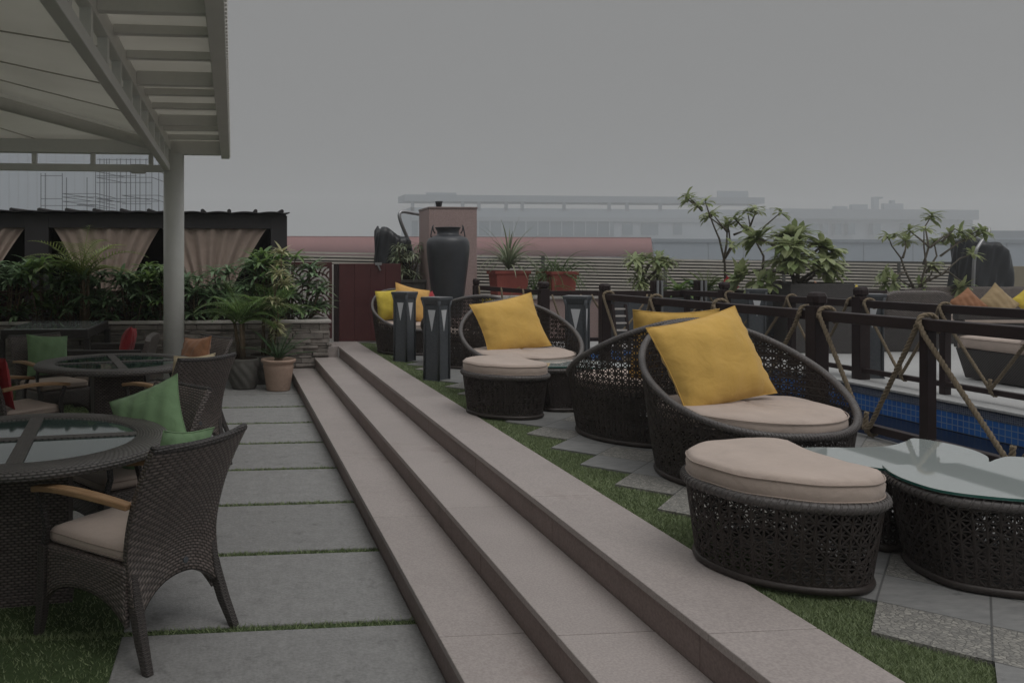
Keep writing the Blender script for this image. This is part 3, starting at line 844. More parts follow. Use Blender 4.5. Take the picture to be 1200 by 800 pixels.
# ------------------------------------------------------------------ pillows
def pillow(label, mat, size, thick, M4, seed, cat='cushion', group=None, wr=.008):
    """square scatter cushion with pulled-out corners; M4 places its centre, local z is the thickness"""
    r = random.Random(seed); n = 26; g = MB(); ph = [r.uniform(0, 6.28) for _ in range(8)]
    def P(u, v, sgn):
        x, y = 2 * u - 1, 2 * v - 1
        pull = .085
        X = x * (1 - pull * (1 - y * y) ** 1.0 * abs(x) ** 2); Y = y * (1 - pull * (1 - x * x) * abs(y) ** 2)
        h = max(0, (1 - abs(x) ** 2.6)) ** .62 * max(0, (1 - abs(y) ** 2.6)) ** .62
        ed = max(abs(x), abs(y))
        w = wr * ((.6 * math.sin(7 * x + 5 * y + ph[0]) * math.sin(4 * y - 2 * x + ph[1]) + .5 * math.sin(13 * x - 4 * y + ph[2])) * h ** .5
                  + 1.1 * ed ** 6 * (1 - (min(abs(x), abs(y)) ** 4)) * math.sin(19 * (x + y) + ph[3]) * (1 if ed < .999 else 0))
        return Vector((X * size[0] / 2, Y * size[1] / 2, sgn * (thick / 2 * h + w * (h > 0)) + .012 * math.sin(2 * x + ph[4]) * math.cos(1.5 * y + ph[5])))
    g.grid(lambda u, v: P(u, v, 1), n, n); k = len(g.f); g.grid(lambda u, v: P(u, v, -1), n, n)
    for i in range(k, len(g.f)): g.f[i] = tuple(reversed(g.f[i])); g.uv[i] = None
    for i in range(k): g.uv[i] = None
    o = g.build('scatter_cushion', mat); o.matrix_world = M4
    s = MB(); e = []
    for (u0, v0, u1, v1) in ((0, 0, 1, 0), (1, 0, 1, 1), (1, 1, 0, 1), (0, 1, 0, 0)):
        for i in range(14): e.append(P(u0 + (u1 - u0) * i / 14, v0 + (v1 - v0) * i / 14, 0))
    s.tube(e, .0035, 6, closed=True); s.build('seam', mat, o)
    return tag(o, label, cat, group)
def place(loc, rz, tilt, roll=0):
    """an upright cushion: its face looks along local -y turned by rz, leaning back by tilt, rolled in its plane"""
    return Matrix.Translation(loc) @ Matrix.Rotation(rz, 4, 'Z') @ Matrix.Rotation(R(90) - tilt, 4, 'X') @ Matrix.Rotation(roll, 4, 'Z')

# ------------------------------------------------------------------ woven basket walls
def lattice(g, P, L, zm, c=.041, w0=.0085, z0=0.0, diag=True):
    rw = random.Random(77)
    n = int(round(L / c)); cs = L / n
    def nr(s, z):
        a = P(s + .006, z) - P(s - .006, z); b = P(s, z + .006) - P(s, z - .006)
        return a.cross(b).normalized()
    for i in range(n):
        s = i * cs; s1 = s + cs; sm = s + cs / 2; j = 0
        while True:
            za = z0 + j * c; zb = za + c; j += 1
            A, B = zm(s), zm(s1); w = w0 * rw.uniform(.72, 1.2)
            if za > max(A, B): break
            ca = lambda z, q: min(z, q)
            nn = nr(sm, za + c / 2)
            if za < A: g.ribbon(P(s, za), P(s, ca(zb, A)), nn, w, .001, .004)
            if za < min(A, B): g.ribbon(P(s, za), P(s1, za), nn, w, -.002, .004)
            dense = za < z0 + .13
            if dense and za + c / 2 < min(A, B): g.ribbon(P(s, za + c / 2), P(s1, za + c / 2), nn, w * .95, .000, .004)
            if diag and za + c * .5 < min(A, B):
                k = (i + j) % 2
                g.ribbon(P(s, za), P(s1, ca(zb, B)), nn, w * .8, .003 * k - .001, .003)
                g.ribbon(P(s1, za), P(s, ca(zb, A)), nn, w * .8, .003 * (1 - k) - .001, .003)

RB, RT = .445, .525
def tub_h(a):                      # a = angle from the back; rim height there
    return .318 + .487 * ((1 + math.cos(a)) / 2) ** 1.45
def tub_r(z): return RB + (RT - RB) * min(1, max(0, z) / .55) ** .8
def tub_p(a, z): r = tub_r(z); return Vector((r * math.sin(a), r * math.cos(a), z))     # back is +y
def make_tub(label):
    t = thing('tub_chair', label, 'tub chair', group='round woven tub chairs on the terrace')
    g = MB(); Lc = 2 * math.pi * .49
    lattice(g, lambda s, z: tub_p(-s / .49, z), Lc, lambda s: tub_h(s / .49), .0405, .0120, .012)
    g.build('woven_shell', M['strand'], t)
    g = MB(); pts = [tub_p(2 * math.pi * k / 96, tub_h(2 * math.pi * k / 96)) for k in range(96)]
    g.tube(pts, .0185, 10, closed=True)
    for q in range(3):             # the wrapped strand of the rim
        hel = []
        for k in range(96 * 4):
            a = 2 * math.pi * k / 384; p = tub_p(a, tub_h(a)); o = Vector((math.sin(a), math.cos(a), 0)); f = a * 60 + q * 2.094
            hel.append(p + o * .0178 * math.cos(f) + Vector((0, 0, .0178 * math.sin(f))))
        g.tube(hel, .0042, 4, closed=True)
    g.build('rim', M['rim_strand'], t)
    g = MB(); g.tube([tub_p(2 * math.pi * k / 64, .014) for k in range(64)], .017, 8, closed=True); g.build('base_ring', M['strand'], t)
    g = MB(); g.lathe([(.02, .285), (.468, .285), (.468, .305), (.02, .305)], 48); g.build('seat_deck', M['wick_dark'], t)
    g = MB(); rc = .455
    prof = [(.02, .308), (rc - .02, .308), (rc - .004, .316), (rc, .34), (rc - .003, .372), (rc - .018, .389), (rc - .06, .398), (rc - .2, .404), (.02, .406)]
    rr_ = random.Random(5)
    loops = []
    for r_, z in prof:
        loops.append([(r_ * math.cos(2 * math.pi * k / 72) , r_ * math.sin(2 * math.pi * k / 72) - .012, z + (.004 * math.sin(k * .9 + r_ * 9) * (z > .33) * (r_ < rc - .01)) + .005 * math.sin(4 * math.pi * k / 72 + 1)) for k in range(72)])
    g.rings(loops); cu = g.build('seat_cushion', M['cushion'], t)
    g = MB()
    for z in (.318, .378): g.tube([((rc + .001) * math.cos(2 * math.pi * k / 72), (rc + .001) * math.sin(2 * math.pi * k / 72) - .012, z + .005 * math.sin(4 * math.pi * k / 72 + 1)) for k in range(72)], .003, 5, closed=True)
    g.build('piping', M['cushion_seam'], cu)
    return t
tub = make_tub('large woven tub chair nearest the camera with a big yellow cushion')
TUB = {'A': (2.774, 4.149, (-.02, -1.0)), 'B': (2.80, 5.262, (-.05, 1.0)), 'C': (2.535, 6.95, (-.08, -1.0)), 'D': (2.69, 9.15, (.0, 1.0)), 'E': (2.36, 10.55, (.25, -.97))}
tub.location = (TUB['A'][0], TUB['A'][1], DK); tub.rotation_euler.z = facing(*TUB['A'][2])
for k, lab in (('B', 'woven tub chair seen from behind, back to back with the nearest tub chair'), ('C', 'woven tub chair facing the camera between bollard light and the small pink wall'),
               ('D', 'woven tub chair turned away, in front of the big dark urn'), ('E', 'woven tub chair by the maroon gate holding three cushions')):
    dup(tub, (TUB[k][0], TUB[k][1], DK), facing(*TUB[k][2]), lab)

# ------------------------------------------------------------------ crescent ottomans and glass tables
def resample(poly, n, closed=True):
    P = [Vector((*p, 0)) for p in poly]
    m = len(P); dense = []
    for i in range(m):                                   # Catmull-Rom, with corners kept where a point is doubled
        p0, p1, p2, p3 = P[i - 1], P[i], P[(i + 1) % m], P[(i + 2) % m]
        if (p2 - p1).length < 1e-6: continue
        if (p1 - p0).length < 1e-6: p0 = p1 * 2 - p2
        if (p3 - p2).length < 1e-6: p3 = p2 * 2 - p1
        for k in range(12):
            t = k / 12
            dense.append(.5 * ((2 * p1) + (p2 - p0) * t + (2 * p0 - 5 * p1 + 4 * p2 - p3) * t * t + (3 * p1 - p0 - 3 * p2 + p3) * t ** 3))
    d = [0]
    for a, b in zip(dense, dense[1:] + dense[:1]): d.append(d[-1] + (b - a).length)
    out = []; j = 0; L = d[-1]
    for k in range(n):
        s = L * k / n
        while d[j + 1] < s: j += 1
        f = (s - d[j]) / max(1e-9, d[j + 1] - d[j]); out.append(dense[j].lerp(dense[(j + 1) % len(dense)], f))
    return out, L
def inset(loop, d):
    n = len(loop); o = []
    for i, p in enumerate(loop):
        t = (loop[(i + 1) % n] - loop[i - 1]).normalized(); o.append(p + Vector((-t.y, t.x, 0)) * d)
    return o
def woven_base(t, loop, L, h, taper, cell=.041):
    n = len(loop); ce = sum(loop, Vector()) / n
    def P(s, z):
        x = (s / L * n) % n; i = int(x); f = x - i
        p = loop[i % n].lerp(loop[(i + 1) % n], f)
        k = 1 - taper * (1 - z / h)
        return ce + (p - ce) * k + Vector((0, 0, z))
    g = MB(); lattice(g, P, L, lambda s: h - .005, cell, .0100, .012); g.build('woven_base', M['strand'], t)
    g = MB()
    pts = [P(L * k / 120, h - .012) for k in range(120)]; g.tube(pts, .019, 8, closed=True)
    for q in range(2):
        hel = []
        for k in range(480):
            p = P(L * k / 480, h - .012); o = (P(L * k / 480 + .004, h) - P(L * k / 480 - .004, h)).normalized(); o = Vector((o.y, -o.x, 0)); f = k * .6 + q * 3.14
            hel.append(p + o * .0185 * math.cos(f) + Vector((0, 0, .0185 * math.sin(f))))
        g.tube(hel, .004, 4, closed=True)
    g.build('rim', M['rim_strand'], t)
    g = MB(); g.tube([P(L * k / 90, .014) for k in range(90)], .016, 8, closed=True); g.build('base_ring', M['strand'], t)
    g = MB(); lp = [P(L * k / 90, h - .02) for k in range(90)]; g.prism([(p.x, p.y) for p in inset(lp, .012)], h - .03, h - .012); g.build('top_deck', M['wick_dark'], t)
def cushion_on(t, loop, z0, th):
    loops = []; ce = sum(loop, Vector()) / len(loop)
    for sc, d, z in ((1, .018, z0), (1, .006, z0 + .004), (1, 0, z0 + .018), (1, -.004, z0 + th * .5), (1, 0, z0 + th - .022), (1, .006, z0 + th - .009), (1, .016, z0 + th - .002), (.93, .016, z0 + th + .002), (.80, .016, z0 + th + .005), (.5, .016, z0 + th + .008), (.2, .016, z0 + th + .009)):
        lp = [ce + (p - ce) * sc for p in inset(loop, d)]
        loops.append([(p.x, p.y, z + .0012 * math.sin(k * .35) * (z0 + .02 < z < z0 + th) + .004 * math.sin(p.x * 14 + 2) * math.cos(p.y * 11) * (sc < 1)) for k, p in enumerate(lp)])
    g = MB(); g.rings(loops); cu = g.build('seat_cushion', M['cushion'], t)
    g = MB()
    for z in (z0 + .016, z0 + th - .02): g.tube([(p.x, p.y, z + .0012 * math.sin(k * .35)) for k, p in enumerate(inset(loop, -.002))], .0032, 5, closed=True)
    g.tube([(p.x, p.y, z0 + th * .55) for p in inset(loop, -.003)[len(loop) // 2 - 6:len(loop) // 2 + 26]], .003, 5)
    g.build('piping', M['cushion_seam'], cu)
OTT = [(1.978, 3.243), (2.172, 3.286), (2.30, 3.262), (2.345, 3.20), (2.345, 3.20), (2.322, 3.10), (2.308, 2.98), (2.312, 2.87), (2.332, 2.765), (2.338, 2.71), (2.338, 2.71), (2.275, 2.632), (2.176, 2.583), (2.045, 2.59), (1.916, 2.652), (1.82, 2.746), (1.772, 2.875), (1.770, 3.00), (1.84, 3.14)]
def cw(p):
    A = sum(a[0] * b[1] - b[0] * a[1] for a, b in zip(p, p[1:] + p[:1])); return list(p) if A > 0 else list(reversed(p))
oc = (2.07, 2.93)
def make_ottoman(label):
    t = thing('ottoman', label, 'ottoman', (oc[0], oc[1], DK), 0, 'crescent woven ottomans')
    lp, L_ = resample(cw([(x - oc[0], y - oc[1]) for x, y in OTT]), 160)
    woven_base(t, lp, L_, .325, .13); lc = [p * 1.0 for p in inset(lp, .004)]
    cushion_on(t, lc, .318, .094)
    return t
ot = make_ottoman('crescent woven ottoman with beige cushion in front of the nearest tub chair')
dup(ot, (2.09, 6.13, DK), R(4), 'crescent woven ottoman with beige cushion beside the bollard lights')

TAB1 = [(2.40, 3.30), (2.40, 3.30), (2.52, 3.345), (2.72, 3.322), (2.89, 3.336), (3.04, 3.41), (3.126, 3.468), (3.165, 3.455), (3.205, 3.36), (3.205, 3.235), (3.16, 3.12), (3.09, 3.04), (3.022, 2.975), (3.022, 2.975), (2.80, 2.968), (2.56, 2.962), (2.56, 2.962), (2.44, 3.10)]
TAB2 = [(2.552, 2.968), (2.552, 2.968), (2.50, 2.87), (2.470, 2.76), (2.475, 2.63), (2.558, 2.545), (2.70, 2.48), (2.90, 2.46), (3.10, 2.50), (3.25, 2.62), (3.33, 2.80), (3.31, 2.97), (3.24, 3.035), (3.18, 3.053), (3.09, 3.015), (3.026, 2.978), (3.026, 2.978), (2.80, 2.974)]
def make_table(label, poly, c, group, dz=0.0):
    t = thing('glass_table', label, 'table', (c[0], c[1], DK), 0, group)
    lp, L_ = resample(cw([(x - c[0], y - c[1]) for x, y in poly]), 160)
    woven_base(t, inset(lp, .015), L_, .335, .16)
    g = MB(); g.prism([(p.x, p.y) for p in inset(lp, .0015)], .338 + dz, .350 + dz); gl = g.build('glass_top', M['sky_glass'], t, bevel=.002)
    g = MB()
    q = inset(lp, .0005); n = len(q); a = g.add([(p.x, p.y, .3395 + dz) for p in q]); b = g.add([(p.x, p.y, .3488 + dz) for p in q])
    for k in range(n): g.face([a + k, a + (k + 1) % n, b + (k + 1) % n, b + k], True)
    g.build('glass_edge', M['gedge'], gl)
    return t
make_table('crescent glass-topped woven table curving round the front of the nearest tub chair', TAB1, (2.85, 3.2), 'glass woven tables', -.004)
t2_ = make_table('round glass-topped woven table cut by the right edge', TAB2, (2.9, 2.75), 'glass woven tables', .009)
dup(t2_, (2.82, 6.22, DK), R(150), 'glass-topped woven table between the two facing tub chairs')

# scatter cushions on the terrace
def tubpos(k, x, y, z):
    a = facing(*TUB[k][2]); c, s = math.cos(a), math.sin(a); return (TUB[k][0] + x * c - y * s, TUB[k][1] + x * s + y * c, DK + z)
pillow('big golden square cushion on the nearest tub chair', M['yellow'], (.62, .52), .20, place((2.62, 4.22, DK + .625), R(8), R(24), R(11)), 1)
pillow('golden cushion whose top edge shows over the tub chair seen from behind', M['yellow'], (.56, .50), .16, place((2.86, 5.05, DK + .62), R(176), R(16), R(-1)), 2)
pillow('golden cushion on the tub chair facing the camera', M['yellow'], (.64, .52), .20, place((2.47, 7.04, DK + .61), R(8), R(24), R(10)), 3)
pillow('lemon yellow cushion at the left of the tub chair by the gate', M['bright_yellow'], (.44, .42), .17, place((2.11, 10.60, DK + .62), R(-20), R(18), R(8)), 4)
pillow('amber cushion in the middle of the tub chair by the gate', M['orange_yellow'], (.50, .48), .18, place((2.34, 10.50, DK + .64), R(14), R(20), R(-14)), 5)
pillow('red cushion half hidden at the right of the tub chair by the gate', M['red'], (.44, .42), .16, place((2.62, 10.66, DK + .56), R(35), R(25), R(12)), 6)
pillow('small bright yellow cushion peeping over the turned-away tub chair', M['bright_yellow'], (.40, .38), .14, place((2.98, 8.95, DK + .60), R(170), R(15), R(8)), 7)

# ------------------------------------------------------------------ dining chairs
def make_chair(label):
    t = thing('dining_chair', label, 'dining chair', group='woven dining chairs with teak arms')
    def back(u, v):
        x = 2 * u - 1
        arch = .30 - .135 * abs(x) ** 2.2
        z = arch + (.885 + .012 * x * x - .012 - arch) * v
        w = .262 + .020 * max(0, (z - .3)) / .58
        yy = .205 + .16 * max(0, (z - .42) / .46) ** 1.7 + .07 * max(0, (.42 - z) / .30) ** 1.6
        yy += .045 * (1 - x * x) * min(1, max(0, (z - .2) / .5))
        return (x * w, yy, z)
    g = MB(); g.slab(back, 26, 30, .030, .54, .60); g.build('backrest', M['wick'], t)
    g = MB()
    pts = [back(i / 20, 1) for i in range(21)]; g.tube(pts, .0175, 8); g.build('back_rail', M['wick_dark'], t)
    g = MB(); g.bx(-.262, .262, -.30, .21, .335, .40)
    def apr(x0, y0, x1, y1):
        def f(u, v):
            k = abs(2 * u - 1); zb = .255 - .10 * k ** 2.6
            return (x0 + (x1 - x0) * u, y0 + (y1 - y0) * u, zb + (.398 - zb) * v)
        return f
    g.slab(apr(-.255, -.295, .255, -.295), 18, 6, .024, .5, .2)
    for s in (-1, 1): g.slab(apr(s * .258, -.29, s * .258, .21), 18, 6, .024, .5, .2)
    g.build('seat', M['wick'], t)
    lp, L_ = resample([(-.195, -.292), (-.232, -.28), (-.245, -.245), (-.245, .14), (-.235, .175), (-.20, .187), (.20, .187), (.235, .175), (.245, .14), (.245, -.245), (.232, -.28), (.195, -.292)][::-1], 80)
    lp = lp if sum(a.x * b.y - b.x * a.y for a, b in zip(lp, lp[1:] + lp[:1])) > 0 else lp[::-1]
    cushion_on(t, lp, .402, .066)
    for s in (-1, 1):
        g = MB(); path = [(s * .268, -.285, .40), (s * .268, -.292, .25), (s * .268, -.305, .10), (s * .266, -.33, .0)]
        g.sweep(path, [.046, .045, .040, .034], [.046, .045, .040, .034], up=(0, 1, 0)); g.build('leg', M['wick_leg'], t, bevel=.004)
        g = MB(); path = [(s * .238, .214, .37), (s * .240, .238, .24), (s * .250, .278, .12), (s * .264, .33, .0)]
        g.sweep(path, [.026, .044, .042, .034], [.026, .044, .042, .034], up=(0, 1, 0)); g.build('leg', M['wick_leg'], t, bevel=.004)
        g = MB(); g.sweep([(s * .27, -.285, .39), (s * .278, -.262, .48), (s * .286, -.275, .56), (s * .288, -.30, .625)], .022, .026, up=(0, 1, 0)); g.build('arm_support', M['wick_dark'], t)
        g = MB(); path = []
        for i in range(13):
            k = i / 12; y = .235 - .585 * k
            path.append((s * (.272 + .024 * math.sin(math.pi * min(1, k * 1.15))), y, .615 + .055 * math.sin(math.pi * (.18 + .66 * k)) - .012 * k))
        g.sweep(path, [.046 + .014 * math.sin(math.pi * k / 12) for k in range(13)], .026); g.build('armrest', M['teak'], t, bevel=.006)
    g = MB(); g.tube([(-.012, .268, .36), (-.012, .274, .36)], .014, 16); g.build('clear_disc', M['anthracite'], t)
    return t
ch = make_chair('woven dining chair nearest the camera, its back to the steps')
ch.location = (-.415, 3.61, 0); ch.rotation_euler.z = facing(-.774, .636)
CH = {1: (-.415, 3.61, (-.774, .636)), 2: (-.60, 4.74, (-.80, -.60)), 3: (-.438, 6.56, (-.66, .75)), 4: (-.47, 7.80, (-.83, -.55)), 5: (-1.80, 8.30, (.63, -.77)), 6: (-1.78, 6.78, (.72, .69))}
for k, lab in ((2, 'woven dining chair with a large green cushion, facing the nearer round table'), (3, 'woven dining chair seen from behind with a cream cushion edge over its back'),
               (4, 'woven dining chair with an orange cushion in front of the white column'), (5, 'woven dining chair facing the camera with a green cushion, beyond the farther table'),
               (6, 'woven dining chair with a red cushion at the left end of the farther table')):
    c = dup(ch, (CH[k][0], CH[k][1], -.012 if CH[k][0] < -.5 else .005), facing(*CH[k][2]), lab)
def chpos(k, x, y, z):
    cx, cy, f = CH[k]; a = facing(*f); c, s = math.cos(a), math.sin(a); return (cx + x * c - y * s, cy + x * s + y * c, z)
a2 = facing(*CH[2][2])
pillow('large green cushion propped on its corner in a dining chair', M['green'], (.45, .45), .16, place((-.47, 4.66, .70), R(-28), R(24), R(26)), 11)
pillow('light green cushion lying behind the nearest dining chair', M['green'], (.38, .40), .12, place(chpos(1, -.11, .13, .685), facing(-.774, .636) + R(2), R(14), R(9)), 12)
pillow('cream cushion edge showing over a dining chair back', M['cream'], (.42, .42), .13, place(chpos(3, 0, .17, .69), facing(*CH[3][2]), R(12), R(2)), 13)
pillow('orange cushion on the dining chair near the white column', M['orange'], (.48, .42), .15, place(chpos(4, .0, .12, .70), facing(*CH[4][2]), R(16), R(6)), 14)
pillow('green cushion on the dining chair beyond the farther table', M['green'], (.44, .42), .15, place(chpos(5, .03, .14, .68), facing(*CH[5][2]), R(15), R(-6)), 15)
pillow('red cushion at the left edge on a dining chair', M['red'], (.42, .42), .14, place(chpos(6, .0, .14, .68), facing(*CH[6][2]), R(15), R(4)), 16)

# ------------------------------------------------------------------ round dining tables
def make_round(label):
    t = thing('round_table', label, 'dining table', group='round woven dining tables')
    RO, RI = .70, .535
    g = MB(); n = 96
    prof = [(RI, .708), (RO - .012, .706), (RO, .712), (RO + .003, .728), (RO - .004, .744), (RO - .012, .75), (RI, .752), (RI, .708)]
    acc = [0]
    for a, b in zip(prof, prof[1:]): acc.append(acc[-1] + math.hypot(a[0] - b[0], a[1] - b[1]))
    ri = [g.add([(r_ * math.cos(2 * math.pi * k / n), r_ * math.sin(2 * math.pi * k / n), z) for k in range(n)]) for r_, z in prof]
    for i in range(len(prof) - 1):
        for k in range(n):
            u0, u1 = 2 * math.pi * .65 * k / n, 2 * math.pi * .65 * (k + 1) / n
            g.face([ri[i] + k, ri[i] + (k + 1) % n, ri[i + 1] + (k + 1) % n, ri[i + 1] + k], True, ((u0, acc[i]), (u1, acc[i]), (u1, acc[i + 1]), (u0, acc[i + 1])))
    g.build('woven_rim', M['wick_top'], t)
    g = MB()
    for k in range(2):
        a = R(90) * k; Mx = Matrix.Rotation(a, 3, 'Z'); g.box((0, 0, .731 + .0015 * k), (2 * RI + .004, .070, .040), M=Mx)
    g.build('cross_bars', M['wick_top'], t)
    g = MB()
    for q in range(4):
        a0 = R(90) * q; pts = [(.036 * (math.cos(a0) - math.sin(a0)), .036 * (math.sin(a0) + math.cos(a0)))]
        m0 = math.asin(.036 / (RI - .002))
        for k in range(19):
            a = a0 + m0 + (R(90) - 2 * m0) * k / 18; pts.append(((RI - .002) * math.cos(a), (RI - .002) * math.sin(a)))
        g.prism(pts, .734, .744)
    g.build('glass', M['glass'], t)
    g = MB(); g.box((0, 0, .355), (.42, .42, .70)); g.box((0, 0, .02), (.46, .46, .05)); g.build('pedestal', M['wick'], t, bevel=.006)
    g = MB(); g.box((0, 0, .699), (.9, .07, .014)); g.box((0, 0, .6995), (.07, .9, .0135)); g.build('under_frame', M['wick_dark'], t)
    return t
rt = make_round('round woven dining table with glass quarters cut by the left edge')
rt.location = (-1.02, 4.15, -.012); rt.rotation_euler.z = R(8)
dup(rt, (-1.03, 7.36, -.012), R(14), 'round woven dining table with glass quarters farther from the camera')

# square table by the planter
sq = thing('square_table', 'tall square table with dark glass top by the planter wall', 'table', (-2.19, 10.48, 0), R(-1))
g = MB(); g.bx(-.5, .5, -.72, .72, .735, .835); g.build('frame', M['wick_dark'], sq, bevel=.006)
g = MB(); g.bx(-.47, .47, -.69, .69, .8365, .846); g.build('glass_top', M['sky_glass'], sq, bevel=.002)
for sx_ in (-1, 1):
    for sy in (-1, 1):
        g = MB(); g.bx(sx_ * .49 - .035, sx_ * .49 + .035, sy * .70 - .035, sy * .70 + .035, -.012, .734); g.build('leg', M['wick_dark'], sq, bevel=.004)

# ------------------------------------------------------------------ boxy woven armchairs and sofa
def make_arm(label, w, cush=True, group='boxy woven armchairs', taper=True):
    t = thing('woven_armchair' if w < 1.2 else 'woven_sofa', label, 'armchair' if w < 1.2 else 'sofa', group=group)
    h = w / 2
    g = MB()
    def sidef(s):
        return [(s * h, -.40, 0), (s * h, .40, 0)]
    g.rings([[(-h + .05, -.34, 0), (h - .05, -.34, 0), (h - .05, .36, 0), (-h + .05, .36, 0)], [(-h, -.40, .30), (h, -.40, .30), (h, .40, .30), (-h, .40, .30)]])
    for i in range(len(g.s)): g.s[i] = False
    g.build('base', M['wick_dark'], t, bevel=.008)
    def back(u, v):
        x = 2 * u - 1; return (x * h * (1 + .03 * v), .36 + .13 * v - .05 * x * x * v * 0, .30 + (.50 - .05 * abs(x) ** 6) * v)
    g = MB(); g.slab(back, 16, 12, .055, w, .5); g.build('backrest', M['wick'], t)
    for s in (-1, 1):
        g = MB(); g.bx(s * h - .035, s * h + .035, -.40, .42, .575, .655); g.build('arm', M['wick_dark'], t, bevel=.008)
        g = MB(); g.bx(s * h - .03, s * h + .03, -.39, -.32, .301, .574); g.build('arm_post', M['wick_dark'], t, bevel=.004)
    lp, L_ = resample([(-h + .095, -.412), (-h + .058, -.40), (-h + .045, -.365), (-h + .045, .27), (-h + .058, .31), (-h + .095, .322), (h - .095, .322), (h - .058, .31), (h - .045, .27), (h - .045, -.365), (h - .058, -.40), (h - .095, -.412)][::-1], 80)
    lp = lp if sum(a.x * b.y - b.x * a.y for a, b in zip(lp, lp[1:] + lp[:1])) > 0 else lp[::-1]
    if cush: cushion_on(t, lp, .302, .12)
    return t
ac = make_arm('boxy woven armchair seen from behind on the far terrace', .80)
ac.location = (8.92, 10.2, .455); ac.rotation_euler.z = facing(.12, 1)
c = dup(ac, (7.66, 7.12, .465), facing(-1, .06), 'boxy woven armchair side-on behind the rope railing at the right edge')
c = dup(ac, (8.50, 10.95, .455), facing(.8, -.55), 'boxy woven armchair turned sideways with an orange cushion, by the far planter box')
c = dup(ac, (-1.42, 9.66, -.012), facing(-1, .05), 'dark boxy armchair with a red cushion beside the white column')
sf = make_arm('long woven sofa with orange and yellow cushions under the leafy tree', 2.4, True, 'woven sofas of the far terrace')
sf.location = (11.5, 10.95, .455); sf.rotation_euler.z = facing(-.15, -1)
pillow('red cushion in the dark armchair beside the white column', M['red'], (.42, .40), .15, place((-1.22, 9.62, .68), facing(-1, .05), R(18), R(8)), 21)
pillow('orange cushion in the sideways armchair on the far terrace', M['orange'], (.46, .44), .14, place((8.42, 10.9, 1.12), facing(.8, -.55), R(15), R(10)), 22)
pillow('yellow cushion behind the sideways armchair on the far terrace', M['bright_yellow'], (.42, .42), .14, place((8.72, 10.55, 1.03), facing(.2, -1), R(12), R(40)), 23)
pillow('orange cushion at the left end of the far sofa', M['orange'], (.36, .36), .13, place((10.78, 10.95, 1.02), facing(-.35, -1), R(14), R(38)), 24)
pillow('tan cushion propped on its corner on the far sofa', M['tan'], (.44, .44), .15, place((11.22, 10.9, 1.03), facing(-.15, -1), R(14), R(44)), 25)
pillow('yellow cushion at the right edge on the far sofa', M['bright_yellow'], (.46, .46), .15, place((11.75, 10.85, 1.05), facing(-.15, -1), R(14), R(40)), 26)
g = MB(); g.box((-1.62, 9.60, .438), (.16, .13, .02), .2); tag(g.build('napkin', M['paper'], bevel=.003), 'folded white napkin on the seat of the dark armchair', 'napkin')

# ------------------------------------------------------------------ bollard lights
def make_bollard(label, hh=.84):
    t = thing('bollard_light', label, 'bollard light', group='square bollard lights with triangular windows')
    a = .085
    g = MB(); g.bx(-a, a, -a, a, .012, hh - .03); g.build('body', M['anthracite'], t, bevel=.004)
    g = MB(); 
    for sx_ in (-1, 1):
        for sy in (-1, 1): g.tube([(sx_ * (a + .004), sy * (a + .004), .012), (sx_ * (a + .004), sy * (a + .004), hh - .10), (sx_ * (a + .016), sy * (a + .016), hh - .03)], [.0125, .0125, .016], 10)
    g.build('corner_fins', M['anthracite'], t)
    g = MB(); q = a + .032
    g.rings([[(-a - .005, -a - .005, hh - .075), (a + .005, -a - .005, hh - .075), (a + .005, a + .005, hh - .075), (-a - .005, a + .005, hh - .075)], [(-q, -q, hh - .02), (q, -q, hh - .02), (q, q, hh - .02), (-q, q, hh - .02)], [(-q, -q, hh), (q, -q, hh), (q, q, hh), (-q, q, hh)]])
    for i in range(len(g.s)): g.s[i] = False
    g.build('cap', M['anthracite'], t, bevel=.003)
    g = MB(); g.bx(-q + .004, q - .004, -q + .004, q - .004, hh + .0005, hh + .004); g.build('cap_plate', M['chrome'], t)
    for k in range(4):
        Mx = Matrix.Rotation(R(90) * k, 3, 'Z'); g = MB()
        w_ = .046; zt = hh - .125; zb = hh - .34; y0, y1 = -a - .0035, -a + .004
        pts = [(-w_, y0, zt), (w_, y0, zt), (0, y0, zb), (-w_, y1, zt), (w_, y1, zt), (0, y1, zb)]
        i = g.add([Mx @ Vector(p) for p in pts])
        for f in ((0, 2, 1), (3, 4, 5), (0, 1, 4, 3), (1, 2, 5, 4), (2, 0, 3, 5)): g.face([i + j for j in f])
        g.build('lens', M['white_lens'], t)
    g = MB(); g.bx(-a - .02, a + .02, -a - .02, a + .02, .0, .014); g.build('foot_plate', M['anthracite'], t)
    return t
bl = make_bollard('slender grey bollard light nearest on the turf strip, showing two white triangles')
bl.location = (2.05, 8.03, DK - .02); bl.rotation_euler.z = R(-50)
for (x, y, z, rz, lab) in ((2.06, 9.62, DK - .02, -8 + 50, 'grey bollard light farther along the turf strip, by the yellow cushions'), (3.39, 7.72, DK, -36, 'grey bollard light before the pink wall, right of the facing tub chair'),
                           (6.42, 7.62, .462, -28, 'grey bollard light on the far pool edge, against the armchair'), (6.55, 9.6, .452, -30, 'grey bollard light half hidden behind the thick rail post')):
    dup(bl, (x, y, z), R(rz), lab)
